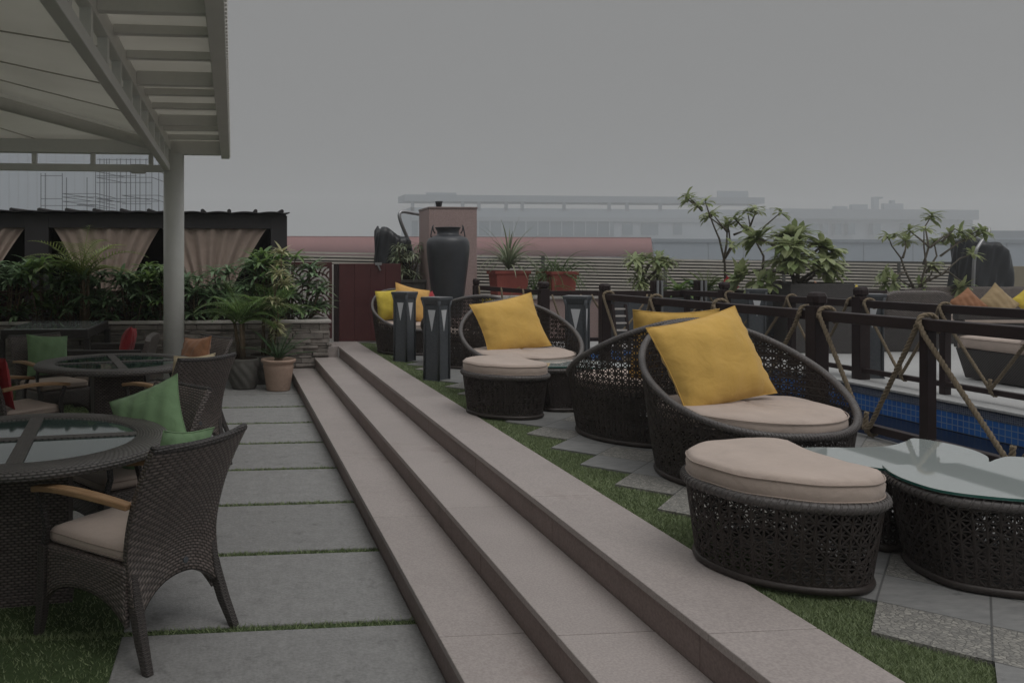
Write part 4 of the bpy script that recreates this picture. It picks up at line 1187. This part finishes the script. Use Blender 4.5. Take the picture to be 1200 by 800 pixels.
# ------------------------------------------------------------------ rope railings
def thick_post(t, x, y, z0, z1, w=.108):
    g = MB(); g.bx(x - w / 2, x + w / 2, y - w / 2, y + w / 2, z0, z1 - .10); p = g.build('post', M['darkwood'], t, bevel=.006)
    g = MB(); q = w / 2
    def sq_(r_, z): return [(x - r_, y - r_ * .55, z), (x - r_ * .55, y - r_, z), (x + r_ * .55, y - r_, z), (x + r_, y - r_ * .55, z), (x + r_, y + r_ * .55, z), (x + r_ * .55, y + r_, z), (x - r_ * .55, y + r_, z), (x - r_, y + r_ * .55, z)]
    g.rings([sq_(q * .82, z1 - .102), sq_(q * .82, z1 - .085), sq_(q * 1.04, z1 - .078), sq_(q * 1.06, z1 - .03), sq_(q * .86, z1 - .006), sq_(q * .5, z1)])
    for i in range(len(g.s)): g.s[i] = False
    g.build('cap', M['darkwood'], p, bevel=.004)
def thin_post(t, x, y, z0, z1, w=.062):
    g = MB(); g.bx(x - w / 2, x + w / 2, y - w / 2, y + w / 2, z0, z1); g.build('slim_post', M['darkwood'], t, bevel=.004)
def rope_line(name, label, runs, r, group, twist=True):
    """runs: lists of points; three strands laid round each other"""
    g = MB()
    for pts in runs:
        pts = [Vector(p) for p in pts]; dense = []
        for a, b in zip(pts, pts[1:]):
            n = max(2, int((b - a).length / (.012 if twist else .08)))
            dense += [a.lerp(b, i / n) for i in range(n)]
        dense.append(pts[-1])
        for _ in range(3): dense = [dense[0]] + [(dense[i - 1] + dense[i] * 2 + dense[i + 1]) / 4 for i in range(1, len(dense) - 1)] + [dense[-1]]
        if not twist: g.tube(dense, r, 6); continue
        acc = 0; fr = []
        for i, p in enumerate(dense):
            t = (dense[min(i + 1, len(dense) - 1)] - dense[max(i - 1, 0)]).normalized(); a = t.orthogonal() if not fr else (fr[-1][0] - t * fr[-1][0].dot(t)); a.normalize(); fr.append((a, t.cross(a)))
        for q in range(3):
            hel = []
            for i, p in enumerate(dense):
                f = i * .012 / (r * 5.5) * 6.283 / 1.0 + q * 2.094; hel.append(p + (fr[i][0] * math.cos(f) + fr[i][1] * math.sin(f)) * r * .5)
            g.tube(hel, r * .56, 5)
    return tag(g.build(name, M['rope']), label, 'rope', group)
def loop_over(x, y, zt, half, r):
    """over a rail that runs along y: down the far side, over the top, down the near side"""
    return [(x + half + r, y, zt - .10), (x + half + r, y, zt - .01), (x + half * .6, y, zt + r * 1.1), (x - half * .6, y, zt + r * 1.1), (x - half - r, y, zt - .01)]

r1 = thing('rope_railing', 'nearest dark timber railing along the pool edge', 'railing', (4.25, 5.43, .40), 0, 'dark timber rope railings')
def rel(t, f): f(t)
X1 = 0.0
for y, z1 in ((8.94, 1.385), (5.54, 1.40), (2.1, 1.40)): thick_post(r1, 0, y - 5.43, -.2, z1 - .40)
for y in (7.80, 6.72, 4.59, 3.4): thin_post(r1, 0, y - 5.43, -.2, .865 - .02)
g = MB(); g.bx(-.045, .045, 2.1 - 5.43, 8.94 - 5.43, .795, .866); g.build('top_rail', M['darkwood'], r1, bevel=.006)
g = MB(); g.bx(-.03, .03, 2.1 - 5.43, 8.94 - 5.43, .085, .135); g.build('bottom_rail', M['darkwood'], r1, bevel=.004)
runs = []; zt = 1.268; xr = 4.25; rr_ = .0158
stops = [8.84, 7.80, 6.72, 5.64, None, 5.44, 4.59, 3.4, 2.22]
prev = None
for sy in stops:
    if sy is None: prev = None; continue
    if prev is not None:
        mid = (prev + sy) / 2
        runs.append([(xr - .065, prev, zt - .02), (xr - .06, prev - .04, zt - .10), (xr - .05, mid + .03, .53), (xr - .055, mid, .495), (xr - .05, mid - .03, .53), (xr - .06, sy + .04, zt - .10), (xr - .065, sy, zt - .02)])
        runs.append([(xr - .05, mid, .62), (xr - .055, mid + .005, .50), (xr - .01, mid, .455), (xr + .05, mid, .50)])
    runs.append([(xr - .065, sy, zt - .05), (xr - .06, sy, zt + .005), (xr - .03, sy, zt + .024), (xr + .03, sy, zt + .024), (xr + .062, sy, zt - .005), (xr + .062, sy, zt - .09)])
    prev = sy
rope_line('rope', 'thick twisted hemp rope hanging in loops from the nearest railing', runs, rr_, 'hemp ropes on the railings')

r2 = thing('rope_railing', 'second dark timber railing on the far edge of the pool', 'railing', (6.22, 7.5, .46), 0, 'dark timber rope railings')
for y in (7.5, 9.75, 4.6): thick_post(r2, 0, y - 7.5, 0, .92, .112)
for y in (6.54, 5.6, 8.5, 10.6): thin_post(r2, 0, y - 7.5, 0, .78)
g = MB(); g.bx(-.042, .042, 2.5 - 7.5, 10.7 - 7.5, .715, .788); g.build('top_rail', M['darkwood'], r2, bevel=.005)
g = MB(); g.bx(-.028, .028, 2.5 - 7.5, 10.7 - 7.5, .07, .115); g.build('bottom_rail', M['darkwood'], r2, bevel=.004)
runs = []; prev = None; zt = 1.246; xr = 6.22
for sy in (9.64, 8.5, 7.61, None, 7.39, 6.54, 5.6, 4.7):
    if sy is None: prev = None; continue
    if prev is not None:
        mid = (prev + sy) / 2
        runs.append([(xr - .06, prev, zt - .02), (xr - .055, prev - .03, zt - .09), (xr - .045, mid + .02, .60), (xr - .05, mid, .57), (xr - .045, mid - .02, .60), (xr - .055, sy + .03, zt - .09), (xr - .06, sy, zt - .02)])
        runs.append([(xr - .045, mid, .66), (xr - .05, mid, .56), (xr, mid, .515), (xr + .04, mid, .56)])
    runs.append([(xr - .06, sy, zt - .05), (xr - .055, sy, zt), (xr, sy, zt + .022), (xr + .055, sy, zt), (xr + .055, sy, zt - .08)])
    prev = sy
rope_line('rope', 'thinner hemp rope looped along the second railing across the pool', runs, .0145, 'hemp ropes on the railings')

r3 = thing('rope_railing', 'farthest dark railing crossing in front of the pink wall', 'railing', (4.0, 10.75, DK), 0, 'dark timber rope railings')
p1, p2 = on_wall(558, 330, 11.3), on_wall(637, 330, 10.75)
thick_post(r3, p2.x - 4.0, 0, 0, .92, .13); thick_post(r3, p1.x - 4.0, .55, 0, .95, .085)
for px in (888,): thick_post(r3, on_wall(px, 340, 10.75).x - 4, 0, 0, .86, .13)
for px in (769, 820):
    q = on_wall(px, 340, 10.75); thin_post(r3, q.x - 4, .0, 0, .93, .12)
    g = MB()
    for dx in (-.03, .03): g.tube([(q.x - 4 + dx, -.10, .01), (q.x - 4 + dx, -.10, .93)], .016, 10)
    g.build('steel_handrail', M['far_steel'], r3)
g = MB(); g.bar((p2.x - 4, 0, .755), (9.3 - 4, 0, .745), .06, .07); g.bar((p1.x - 4, .55, .82), (p2.x - 4, 0, .765), .05, .06); g.build('top_rail', M['darkwood'], r3)
g = MB(); g.bar((p2.x - 4, 0, .12), (9.3 - 4, 0, .12), .04, .05); g.build('bottom_rail', M['darkwood'], r3)
runs = []
for a, b in ((.02, .34), (.36, .66), (.68, .97)):
    A = p1.lerp(p2, a); B = p1.lerp(p2, b); A.y = 11.3 + (10.75 - 11.3) * a - .06; B.y = 11.3 + (10.75 - 11.3) * b - .06
    za, zb = DK + .87 - .055 * a, DK + .87 - .055 * b
    runs.append([(A.x + .05, A.y + .12, za - .12), (A.x + .02, A.y + .06, za), (A.x, A.y, za - .02), (A.x + .02, A.y, za - .18), (A.x + .02, A.y, .95), (B.x, B.y, .62)])
for xa, xb in ((p2.x + .1, 4.75), (4.9, 5.7), (5.75, 6.5), (6.6, 7.4)):
    m_ = (xa + xb) / 2
    runs.append([(xa, 10.70, 1.19), (xa + .02, 10.69, 1.10), (m_, 10.70, .62), (xb - .02, 10.69, 1.10), (xb, 10.70, 1.19)])
rope_line('rope', 'thin pale rope draped over the farthest railing by the pink wall', runs, .014, 'hemp ropes on the railings', False)
lad = thing('pool_ladder', 'small dark step ladder with pale rungs behind the railing', 'ladder', (5.25, 10.5, .44))
g = MB()
for dx in (-.09, .09): g.bar((dx, 0, 0), (dx, .12, .62), .03, .04)
g.build('side_rails', M['darkwood'], lad)
for k in range(6):
    g = MB(); g.bar((-.075, .02 + .018 * k, .08 + .095 * k), (.075, .02 + .018 * k, .08 + .095 * k), .05, .02); g.build('rung', M['coping'], lad)

# ------------------------------------------------------------------ urn, pots, planters
ur = thing('urn', 'tall black glazed urn standing before the pink stone pier', 'urn', (3.10, 11.5, DK))
g = MB(); g.bx(-.26, .26, -.26, .26, 0, .38); g.build('plinth', M['pinkstone'], ur, bevel=.006)
g = MB(); g.lathe([(.19, .381), (.205, .40), (.225, .60), (.258, .90), (.288, 1.15), (.306, 1.33), (.309, 1.42), (.302, 1.48), (.275, 1.53), (.22, 1.558), (.175, 1.57), (.158, 1.585), (.155, 1.63), (.178, 1.675), (.188, 1.685), (.178, 1.69), (.15, 1.66), (.14, 1.58)], 56); g.build('body', M['urn'], ur)
for s in (-1, 1):
    g = MB(); g.tube([(s * .19, 0, 1.60), (s * .215, 0, 1.64), (s * .222, 0, 1.70), (s * .208, 0, 1.722), (s * .226, 0, 1.70), (s * .240, 0, 1.63), (s * .252, 0, 1.57), (s * .245, 0, 1.545)], .009, 8); g.build('handle', M['urn'], ur)
pt = thing('flower_pot', 'pale terracotta pot at the foot of the steps', 'pot', (.575, 10.31, .008), 0, 'pots by the planter wall')
g = MB(); g.lathe([(.145, 0), (.15, .01), (.188, .26), (.196, .30), (.196, .305), (.19, .315), (.192, .345), (.205, .35), (.222, .365), (.225, .385), (.218, .395), (.20, .395), (.19, .36), (.185, .33)], 48, cap=True); g.build('body', M['terracotta'], pt)
g = MB(); g.lathe([(.0, .335), (.188, .34)], 40, cap=False); g.build('soil', M['soil'], pt)
def darkpot(x, y, lab, s):
    t = thing('stone_pot', lab, 'pot', (x, y, .008), 0, 'pots by the planter wall')
    g = MB(); n = 48; loops = []
    for i in range(22):
        k = i / 21; r_ = (.16 + .06 * math.sin(k * 2.3)) * s if k < .84 else .215 * s
        loops.append([((r_ + .010 * math.sin(9 * a + 14 * k) * (k < .84)) * math.cos(a), (r_ + .010 * math.sin(9 * a + 14 * k) * (k < .84)) * math.sin(a), k * .42 * s) for a in [2 * math.pi * j / n for j in range(n)]])
    g.rings(loops); g.build('body', M['darkpot'], t)
    g = MB(); g.lathe([(.0, .421 * s), (.19 * s, .4215 * s)], 32, cap=False); g.build('soil', M['soil'], t)
darkpot(.14, 10.5, 'dark swirled stone pot beside the pale terracotta pot', .92)
darkpot(.40, 10.92, 'dark stone pot squeezed behind the terracotta pot', .9)
def trough(x, y, z, w, d, h, rz, lab, m, grp):
    t = thing('planter_box', lab, 'planter', (x, y, z), rz, grp)
    def q(k, zz): return [(-w / 2 * k, -d / 2 * k, zz), (w / 2 * k, -d / 2 * k, zz), (w / 2 * k, d / 2 * k, zz), (-w / 2 * k, d / 2 * k, zz)]
    g = MB(); g.rings([q(.86, 0), q(.97, h - .05), q(1.06, h - .048), q(1.08, h), q(.98, h), q(.96, h - .04)])
    for i in range(len(g.s)): g.s[i] = False
    g.build('body', m, t, bevel=.008)
    g = MB(); g.bx(-w / 2 * .95, w / 2 * .95, -d / 2 * .95, d / 2 * .95, h - .06, h - .035); g.build('soil', M['soil'], t)
pa = on_wall(596, 330, 12.2); pb = on_wall(653, 330, 12.2)
trough(pa.x, 12.2, 1.132, .54, .36, .37, R(2), 'red planter with a fountain of arching leaves, on the pink wall', M['redclay'], 'red planters on the pink wall')
trough(pb.x, 12.2, 1.132, .48, .38, .36, R(14), 'red planter with feathery drooping greenery, on the pink wall', M['redclay'], 'red planters on the pink wall')
pc = on_wall(482, 330, 12.3)
trough(pc.x, 12.35, DK, .40, .38, .92, 0, 'grey stone planter squeezed between the gate and the pier', M['darkpot'], 'stone planters')
pd = on_wall(949, 360, 10.05)
bxp = thing('planter_box', 'tall dark woven planter box on the far terrace, holding a leafy shrub', 'planter', (pd.x + .03, 10.05, .455), R(-14))
g = MB(); g.rings([[(-.36, -.27, 0), (.36, -.27, 0), (.36, .27, 0), (-.36, .27, 0)], [(-.385, -.29, .90), (.385, -.29, .90), (.385, .29, .90), (-.385, .29, .90)], [(-.35, -.26, .90), (.35, -.26, .90), (.35, .26, .90), (-.35, .26, .90)], [(-.35, -.26, .80), (.35, -.26, .80), (.35, .26, .80), (-.35, .26, .80)]])
for i in range(len(g.s)): g.s[i] = False
g.build('body', M['wick_dark'], bxp, bevel=.006)

# ------------------------------------------------------------------ things under black covers
def covered(label, c, w, d, h, z0, seed, arm, arm_from):
    t = thing('covered_equipment', label, 'covered object', (c[0], c[1], 0))
    r = random.Random(seed); ph = [r.uniform(0, 6.28) for _ in range(6)]; loops = []
    n = 72
    for i in range(23):
        k = i / 22; z = z0 + h * k
        sc = 1 - .10 * k + .05 * math.sin(3.1 * k + ph[0])
        if k > .95: sc *= 1 - ((k - .95) / .05) ** 2 * .14
        lp = []
        for j in range(n):
            a = 2 * math.pi * j / n; ca, sa = math.cos(a), math.sin(a)
            e = (abs(ca) ** 6 + abs(sa) ** 6) ** (-1 / 6)
            f = 1 + .03 * math.sin(9 * a + 7 * k + ph[1]) + .03 * math.sin(17 * a - 15 * k + ph[2]) + .05 * math.sin(3 * a + 8 * k + ph[3])
            lp.append((w / 2 * e * ca * sc * f + .06 * k * w, d / 2 * e * sa * sc * f, z + .035 * math.sin(4 * a + ph[4]) * k - .11 * ca * k))
        loops.append(lp)
    g = MB(); g.rings(loops); g.build('cover', M['black_cover'], t)
    g = MB(); pts = [(p.x - c[0], p.y - c[1], p.z) for p in arm]
    sm = [Vector(p) for p in pts]
    for _ in range(2):
        o = [sm[0]]
        for a, b in zip(sm, sm[1:]): o += [a.lerp(b, .25), a.lerp(b, .75)]
        sm = o + [sm[-1]]
    g.tube(sm, arm_from * .8, 10); g.build('bent_arm', M['chrome'], t)
    return t
ca = on_wall(458, 300, 12.9)
covered('bulky thing under a black cover with a bent metal arm, left of the pink pier', (ca.x, 12.9), .62, .55, 1.65, .45, 3,
        [on_wall(484, 330, 12.85), on_wall(484, 300, 12.8), on_wall(479, 282, 12.75), on_wall(470, 262, 12.7), on_wall(467, 250, 12.7), on_wall(472, 247.5, 12.75), on_wall(484, 250, 12.8), on_wall(496, 252, 12.95)], .035)
cbx = on_wall(1147, 300, 12.2)
covered("bulky thing under a black cover with a metal pole, at the fence's right end", (cbx.x, 12.2), .80, .6, 1.50, .45, 8,
        [on_wall(1140, 345, 11.75), on_wall(1140.5, 330, 11.75), on_wall(1142, 296, 11.75), on_wall(1150, 283, 11.8), on_wall(1157, 275, 11.85), on_wall(1160, 269, 11.9), on_wall(1157, 266.5, 11.95), on_wall(1148, 268, 12.0), on_wall(1140, 267, 12.0)], .030)

# ------------------------------------------------------------------ plants
def rosette(g, p, n, L_, w, up, droop, seg=4, r=rnd, axis=(0, 0, 1), prof=None, fold=.25):
    ax = Vector(axis).normalized(); a0 = r.uniform(0, 6.28)
    ex = ax.orthogonal().normalized(); ey = ax.cross(ex)
    for i in range(n):
        a = a0 + i * 2.39996 + r.uniform(-.2, .2); e = up + (r.uniform(-.25, .25)) + .5 * (i / n - .5)
        d = (ex * math.cos(a) + ey * math.sin(a)) * math.cos(e) + ax * math.sin(e)
        g.leaf(Vector(p) + ax * r.uniform(-.02, .03), d, L_ * r.uniform(.7, 1.15), w * r.uniform(.8, 1.15), droop * r.uniform(.6, 1.4), seg, fold, prof)
def bush(x, y, h, w, n, lab, seed, m='l_dark', L_=.36, lw=.045, grp='dark strap-leaved shrubs in the stone planter'):
    r = random.Random(seed)
    t = thing('shrub', lab, 'shrub', (x, y, .775), 0, grp)
    g = MB(); st = MB()
    for i in range(n):
        a = r.uniform(0, 6.28); q = r.random() ** .6
        px, py = w / 2 * q * math.cos(a), min(.25, max(-.30, .30 * q * math.sin(a))); pz = h * r.uniform(.10, .86)
        st.tube([(px * .5, py * .5, -.01), (px * .8, py * .8, pz * .5), (px, py, pz)], [.013, .011, .008], 5)
        rosette(g, (px, py, pz), r.randint(15, 20), L_, lw, .5, .85, 4, r)
    g.build('foliage', M[m], t); st.build('stem', M['stem_brown'], t)
bp = [(-5.0, 1.0), (-4.35, .95), (-3.75, 1.0), (-3.15, .98), (-2.6, 1.05), (-2.2, .85), (-1.85, .75), (-1.45, .85), (-1.0, .95), (-.55, .95), (-.1, .98), (.3, 1.12), (.62, 1.16), (.90, .98)]
bl_ = ['dark strap-leaved shrub cut by the left edge', 'dark shrub left of the timber post', 'dark shrub under the timber post of the cabana', 'dark shrub just right of the timber post', 'dark shrub left of the feathery palm',
       'low dark shrub behind the feathery palm', 'low dark shrub right of the feathery palm', 'dark shrub below the point of the full curtain', 'dark shrub left of the white column', 'dark shrub just behind the white column',
       'dark shrub right of the white column', 'tall dark shrub under the right curtain', 'tallest dark shrub before the end post of the cabana', 'dark shrub overlapping the cut-out screen at the planter end']
for i, ((x, h), lab) in enumerate(zip(bp, bl_)):
    bush(x, 11.66, h * .97, .78, 21, lab, 30 + i, 'l_dark' if i % 4 else 'l_mid', .30, .054)
def frond(g, p, d, L_, leaf, w, droop, n=22, seg=2, vee=.5, ldroop=.5, r=rnd):
    p = Vector(p); d = Vector(d).normalized(); path = [p.copy()]; q = p.copy(); dd = d.copy(); ts = [dd.copy()]
    for i in range(n):
        dd = (dd + Vector((0, 0, -droop / n))).normalized(); q = q + dd * (L_ / n); path.append(q.copy()); ts.append(dd.copy())
    g.tube(path, [.008 * (1 - .8 * i / n) for i in range(n + 1)], 5)
    for i in range(2, n + 1):
        k = i / n; l = leaf * math.sin(math.pi * min(1, .15 + .85 * k) ** .8) ** .7 * r.uniform(.85, 1.1)
        t_ = ts[i]; sd = t_.cross(Vector((0, 0, 1)))
        if sd.length < .05: sd = Vector((1, 0, 0))
        sd.normalize(); up = sd.cross(t_)
        for s in (-1, 1):
            g.leaf(path[i], sd * s + t_ * .75 + up * vee, l, w, ldroop, seg, .1, (.6, 1, .7, .05))
def palm(lab, x, y, z, h, nf, L_, seed, m='l_palm', leaf=.26, grp=None, w=.018, drp=1.7, name='palm'):
    r = random.Random(seed); t = thing(name, lab, 'palm', (x, y, z), 0, grp)
    g = MB(); st = MB()
    for s in range(3 if h > .2 else 1):
        ox, oy = (r.uniform(-.08, .08), r.uniform(-.06, .06)) if h > .2 else (0, 0)
        st.tube([(ox, oy, -.01), (ox * 1.5, oy * 1.5, h * .6), (ox * 2, oy * 2, h)], [.03, .024, .018], 8)
        for i in range(nf // (3 if h > .2 else 1)):
            a = i * 2.4 + s + r.uniform(-.3, .3); e = r.uniform(.55, 1.25)
            frond(g, (ox * 2, oy * 2, h), (math.cos(a) * math.cos(e), math.sin(a) * math.cos(e) * .8, math.sin(e)), L_ * r.uniform(.75, 1.1), leaf, w, drp * r.uniform(.7, 1.2), r=r)
    g.build('fronds', M[m], t); st.build('stem', M['stem_brown'], t)
palm('feathery yellow-green palm in the middle of the planter', -2.0, 11.48, .775, .68, 21, .95, 7, 'l_palm', .26)
palm('bushy dark palm in the swirled stone pot', .14, 10.5, .39, .45, 21, .66, 12, 'l_mid', .22, None, .016, 1.9)
palm('second bushy palm behind the swirled pot', .40, 10.92, .37, .55, 18, .66, 15, 'l_mid', .22, None, .016, 1.8)
# cycad in the terracotta pot
t = thing('cycad', 'stiff dark cycad growing in the pale terracotta pot', 'plant', (.575, 10.31, .345))
g = MB(); r = random.Random(3)
for i in range(17):
    a = i * 2.4; e = .50 + .75 * (i / 17) + r.uniform(-.1, .1)
    frond(g, (0, 0, .05), (math.cos(a) * math.cos(e), math.sin(a) * math.cos(e), math.sin(e)), .50 * r.uniform(.85, 1.1), .10, .013, .55, 22, 1, .25, .1, r)
g.build('fronds', M['l_cycad'], t); g = MB(); g.lathe([(.05, 0), (.06, .03), (.045, .07), (.01, .08)], 16); g.build('trunk', M['stem_brown'], t)
# variegated stem plant
t = thing('variegated_plant', 'tall thin plant with tiers of pale variegated leaves behind the cycad', 'plant', (.50, 10.75, .008))
g = MB(); st = MB(); r = random.Random(9)
pts = [on_wall(321, 430, 10.75), on_wall(322, 400, 10.75), on_wall(326, 370, 10.75), on_wall(322, 345, 10.75), on_wall(329, 320, 10.75), on_wall(330, 298, 10.75)]
pts = [Vector((p.x - .50, r.uniform(-.03, .03), p.z - .008)) for p in pts]; pts[0] = Vector((0, 0, 0)); st.tube(pts, [.014, .013, .011, .010, .008, .006], 6)
for (px, py, n, l) in ((330, 296, 24, .20), (327, 322, 24, .20), (333, 333, 20, .19), (324, 358, 26, .20), (318, 352, 16, .15), (322, 382, 26, .20), (326, 393, 20, .17), (329, 310, 12, .15)):
    p = on_wall(px, py, 10.75); q = Vector((p.x - .50, r.uniform(-.05, .05), p.z - .008)); rosette(g, q, int(n * 1.4), l * 1.15, .036, .55, .8, 4, r, prof=(.5, 1, .9, .6, .03))
g.build('foliage', M['l_pale'], t); st.build('stem', M['stem_brown'], t)
# plants in planters
t = thing('spider_plant', 'arching narrow-leaved plant in the left red planter', 'plant', (pa.x, 12.2, 1.44)); g = MB(); r = random.Random(2)
rosette(g, (0, 0, .10), 80, .78, .028, 1.1, 1.75, 8, r, prof=(.8, 1, .9, .6, .05)); g.build('foliage', M['l_grey'], t)
t = thing('feathery_plant', 'fine drooping feathery plant in the right red planter', 'plant', (pb.x, 12.2, 1.43)); g = MB(); r = random.Random(5)
for k in range(70):
    a = r.uniform(0, 6.28); e = r.uniform(.5, 1.4)
    frond(g, (r.uniform(-.17, .17), r.uniform(-.1, .1), -.01), (math.cos(a) * math.cos(e), math.sin(a) * math.cos(e), math.sin(e)), r.uniform(.45, .68), .075, .014, 2.3, 11, 1, .1, .3, r)
g.build('foliage', M['l_fine'], t)
t = thing('feathery_plant', 'fine feathery plant spilling between the two red planters', 'plant', (pb.x - .33, 12.2, 1.135)); g = MB(); r = random.Random(15)
for k in range(46):
    a = r.uniform(0, 6.28); e = r.uniform(.6, 1.45)
    frond(g, (r.uniform(-.09, .09), r.uniform(-.08, .08), 0), (math.cos(a) * math.cos(e), math.sin(a) * math.cos(e), math.sin(e)), r.uniform(.5, .75), .07, .013, 2.0, 11, 1, .1, .3, r)
g.build('foliage', M['l_fine'], t)
t = thing('variegated_shrub', 'pale grey-green variegated shrub in the stone planter by the pier', 'shrub', (pc.x, 12.35, 1.33)); g = MB(); st = MB(); r = random.Random(6)
for k in range(20):
    x, y, z = r.uniform(-.25, .25), r.uniform(-.2, .2), r.uniform(.08, .58); st.tube([(x * .2, y * .2, 0), (x * .7, y * .7, z * .6), (x, y, z)], .006, 5); rosette(g, (x, y, z), 15, .20, .024, .4, 1.2, 4, r)
g.build('foliage', M['l_grey'], t); st.build('stem', M['stem_brown'], t)

FP = (.45, .75, 1.0, .95, .05)
def frangi(lab, Y, base, limbs, leafn, seed, m='l_frangi', L_=.25, w=.085, cat='tree', name='frangipani_tree', jit=.35, thick=.028):
    """limbs: pixel polylines on the upright plane Y, bent out of that plane by a random depth; a whorl of broad leaves on each tip"""
    r = random.Random(seed); b = on_wall(*base, Y); t = thing(name, lab, cat, (b.x, Y, b.z)); g = MB(); st = MB()
    for line, whorls in limbs:
        dj = r.uniform(-jit, jit); n = len(line); pts = []
        for i, (px, py) in enumerate(line):
            p = on_wall(px, py, Y); pts.append(Vector((p.x - b.x, dj * (i / max(1, n - 1)) ** 1.2, p.z - b.z)))
        rad = [thick * (1 - .62 * i / max(1, n - 1)) for i in range(n)]
        st.tube(pts, rad, 7)
        tip = pts[-1]; ax = (pts[-1] - pts[-2]).normalized() * .6 + Vector((0, 0, .5))
        for _ in range(whorls + (jit > .3)):
            q = tip + Vector((r.uniform(-.07, .07), r.uniform(-.08, .08), r.uniform(-.05, .07))) * (0 if _ == 0 else 1.6)
            rosette(g, q, leafn, L_, w, .35, .75, 4, r, ax, FP, .2)
    g.build('crown', M[m], t); st.build('trunk', M['bark'], t)
frangi('slender open frangipani tree rising above the fence in the middle', 11.3, (850, 335),
       [([(850, 335), (848, 307), (840, 280), (832, 266), (823, 247), (818, 238)], 2), ([(818, 243), (812, 234)], 1), ([(823, 247), (817, 228)], 1), ([(848, 307), (853, 285), (855, 272), (846, 258), (842, 250)], 2), ([(855, 272), (838, 253)], 1),
        ([(848, 305), (859, 292), (860, 272), (862, 262)], 2), ([(860, 275), (866, 270)], 1), ([(848, 305), (845, 287)], 1), ([(894, 320), (894, 300), (885, 285), (877, 273), (872, 250)], 2), ([(877, 273), (864, 255)], 2), ([(884, 284), (893, 265), (906, 250)], 1), ([(877, 270), (882, 248)], 1)], 15, 21, L_=.175, w=.048, thick=.018, jit=.28)
frangi('dense low frangipani with big leaves above the dark planter box', 10.2, (935, 345),
       [([(935, 345), (930, 320), (922, 295), (930, 280)], 2), ([(930, 315), (910, 300), (902, 290)], 2), ([(930, 315), (950, 298), (960, 288)], 2), ([(930, 320), (900, 318), (885, 322)], 2), ([(935, 330), (955, 318), (972, 320)], 2), ([(925, 300), (938, 288), (946, 276)], 2),
        ([(935, 340), (915, 330), (893, 330)], 1), ([(935, 335), (945, 325), (950, 312)], 2), ([(922, 300), (912, 285), (908, 279)], 1), ([(930, 325), (918, 315), (915, 308)], 2), ([(935, 330), (938, 312), (936, 300)], 2)], 17, 24, L_=.29, w=.08, name='frangipani_shrub', cat='shrub')
frangi('wide leafy frangipani with many bare limbs at the right', 11.6, (1075, 345),
       [([(1075, 345), (1062, 318), (1058, 302), (1049, 288), (1046, 276)], 2), ([(1058, 302), (1066, 292), (1072, 283)], 2), ([(1075, 345), (1082, 310), (1075, 290), (1070, 270)], 1), ([(1082, 310), (1090, 290), (1088, 265), (1098, 252)], 2), ([(1090, 290), (1105, 278), (1115, 275)], 2),
        ([(1085, 320), (1102, 300), (1104, 283)], 2), ([(1102, 300), (1120, 285), (1141, 270)], 2), ([(1120, 285), (1135, 280), (1148, 273)], 1), ([(1075, 340), (1060, 328), (1052, 325)], 2), ([(1080, 335), (1090, 322), (1092, 310)], 2), ([(1085, 330), (1108, 318), (1120, 330), (1112, 338)], 2), ([(1085, 330), (1080, 335)], 2),
        ([(1090, 290), (1082, 278), (1080, 270)], 1), ([(1062, 318), (1050, 322), (1045, 330)], 2), ([(1092, 310), (1100, 322), (1118, 303), (1128, 298)], 1), ([(1104, 283), (1118, 268), (1124, 272)], 1)], 15, 27, L_=.20, w=.052, thick=.018, jit=.3)
frangi('yellowish leafy shrub before the fence, left of the slender tree', 11.9, (757, 345),
       [([(757, 345), (755, 325), (752, 300)], 3), ([(756, 330), (742, 318), (738, 312)], 2), ([(756, 330), (768, 315), (772, 308)], 3), ([(757, 335), (747, 328), (741, 330)], 2), ([(757, 335), (772, 328), (778, 322)], 2), ([(755, 320), (758, 308), (760, 305)], 2)], 15, 33, L_=.22, w=.046, name='leafy_shrub', cat='shrub')
def agave(lab, px, py, Y, n, L_, w, m, up, seed, name='strappy_plant'):
    b = on_wall(px, py, Y); t = thing(name, lab, 'plant', (b.x, Y, b.z)); g = MB(); r = random.Random(seed)
    rosette(g, (0, 0, 0), n, L_, w, up, 1.0, 6, r, prof=(.5, .9, 1, .8, .4, .02)); g.build('foliage', M[m], t)
agave('broad dark strappy plant behind the steel handrails', 795, 342, 11.6, 16, .42, .085, 'l_mid', .7, 3)
agave('broad arching strappy plant just left of the slender tree', 815, 342, 11.7, 12, .46, .09, 'l_cycad', .6, 4)
palm('bright yellow-green fern palm at the foot of the slender tree', on_wall(828, 338, 11.5).x, 11.5, 1.15, .05, 12, .42, 41, 'l_bright', .10, None, .014, 1.2, 'fern_palm')
bush_x = on_wall(838, 340, 11.9)
t = thing('ground_shrub', 'low pale green feathery shrub under the slender tree', 'shrub', (bush_x.x, 11.9, 1.13)); g = MB(); r = random.Random(8)
for k in range(40):
    a = r.uniform(0, 6.28); e = r.uniform(.4, 1.4); frond(g, (r.uniform(-.22, .22), r.uniform(-.1, .1), 0), (math.cos(a) * math.cos(e), math.sin(a) * math.cos(e), math.sin(e)), r.uniform(.2, .34), .06, .012, 1.4, 8, 1, .1, .3, r)
g.build('foliage', M['l_fine'], t)
q = on_wall(857, 334, 11.2)
pillow('small coral red cushion showing above the railing near the slender tree', M['red'], (.24, .24), .09, place((q.x, 11.25, q.z - .02), R(10), R(20), R(42)), 51)
# a back row of planting boxes those plants grow in
pbx = thing('planting_trough', 'long dark planting trough in front of the louvre fence', 'planter', (8.1, 11.9, DK))
g = MB(); g.bx(0 - 2.3, 3.4, -.45, .3, 0.005, .66); g.build('body', M['anthracite'], pbx, bevel=.01)
g = MB(); g.bx(-2.25, 3.35, -.40, .25, .661, .69); g.build('soil', M['soil'], pbx)
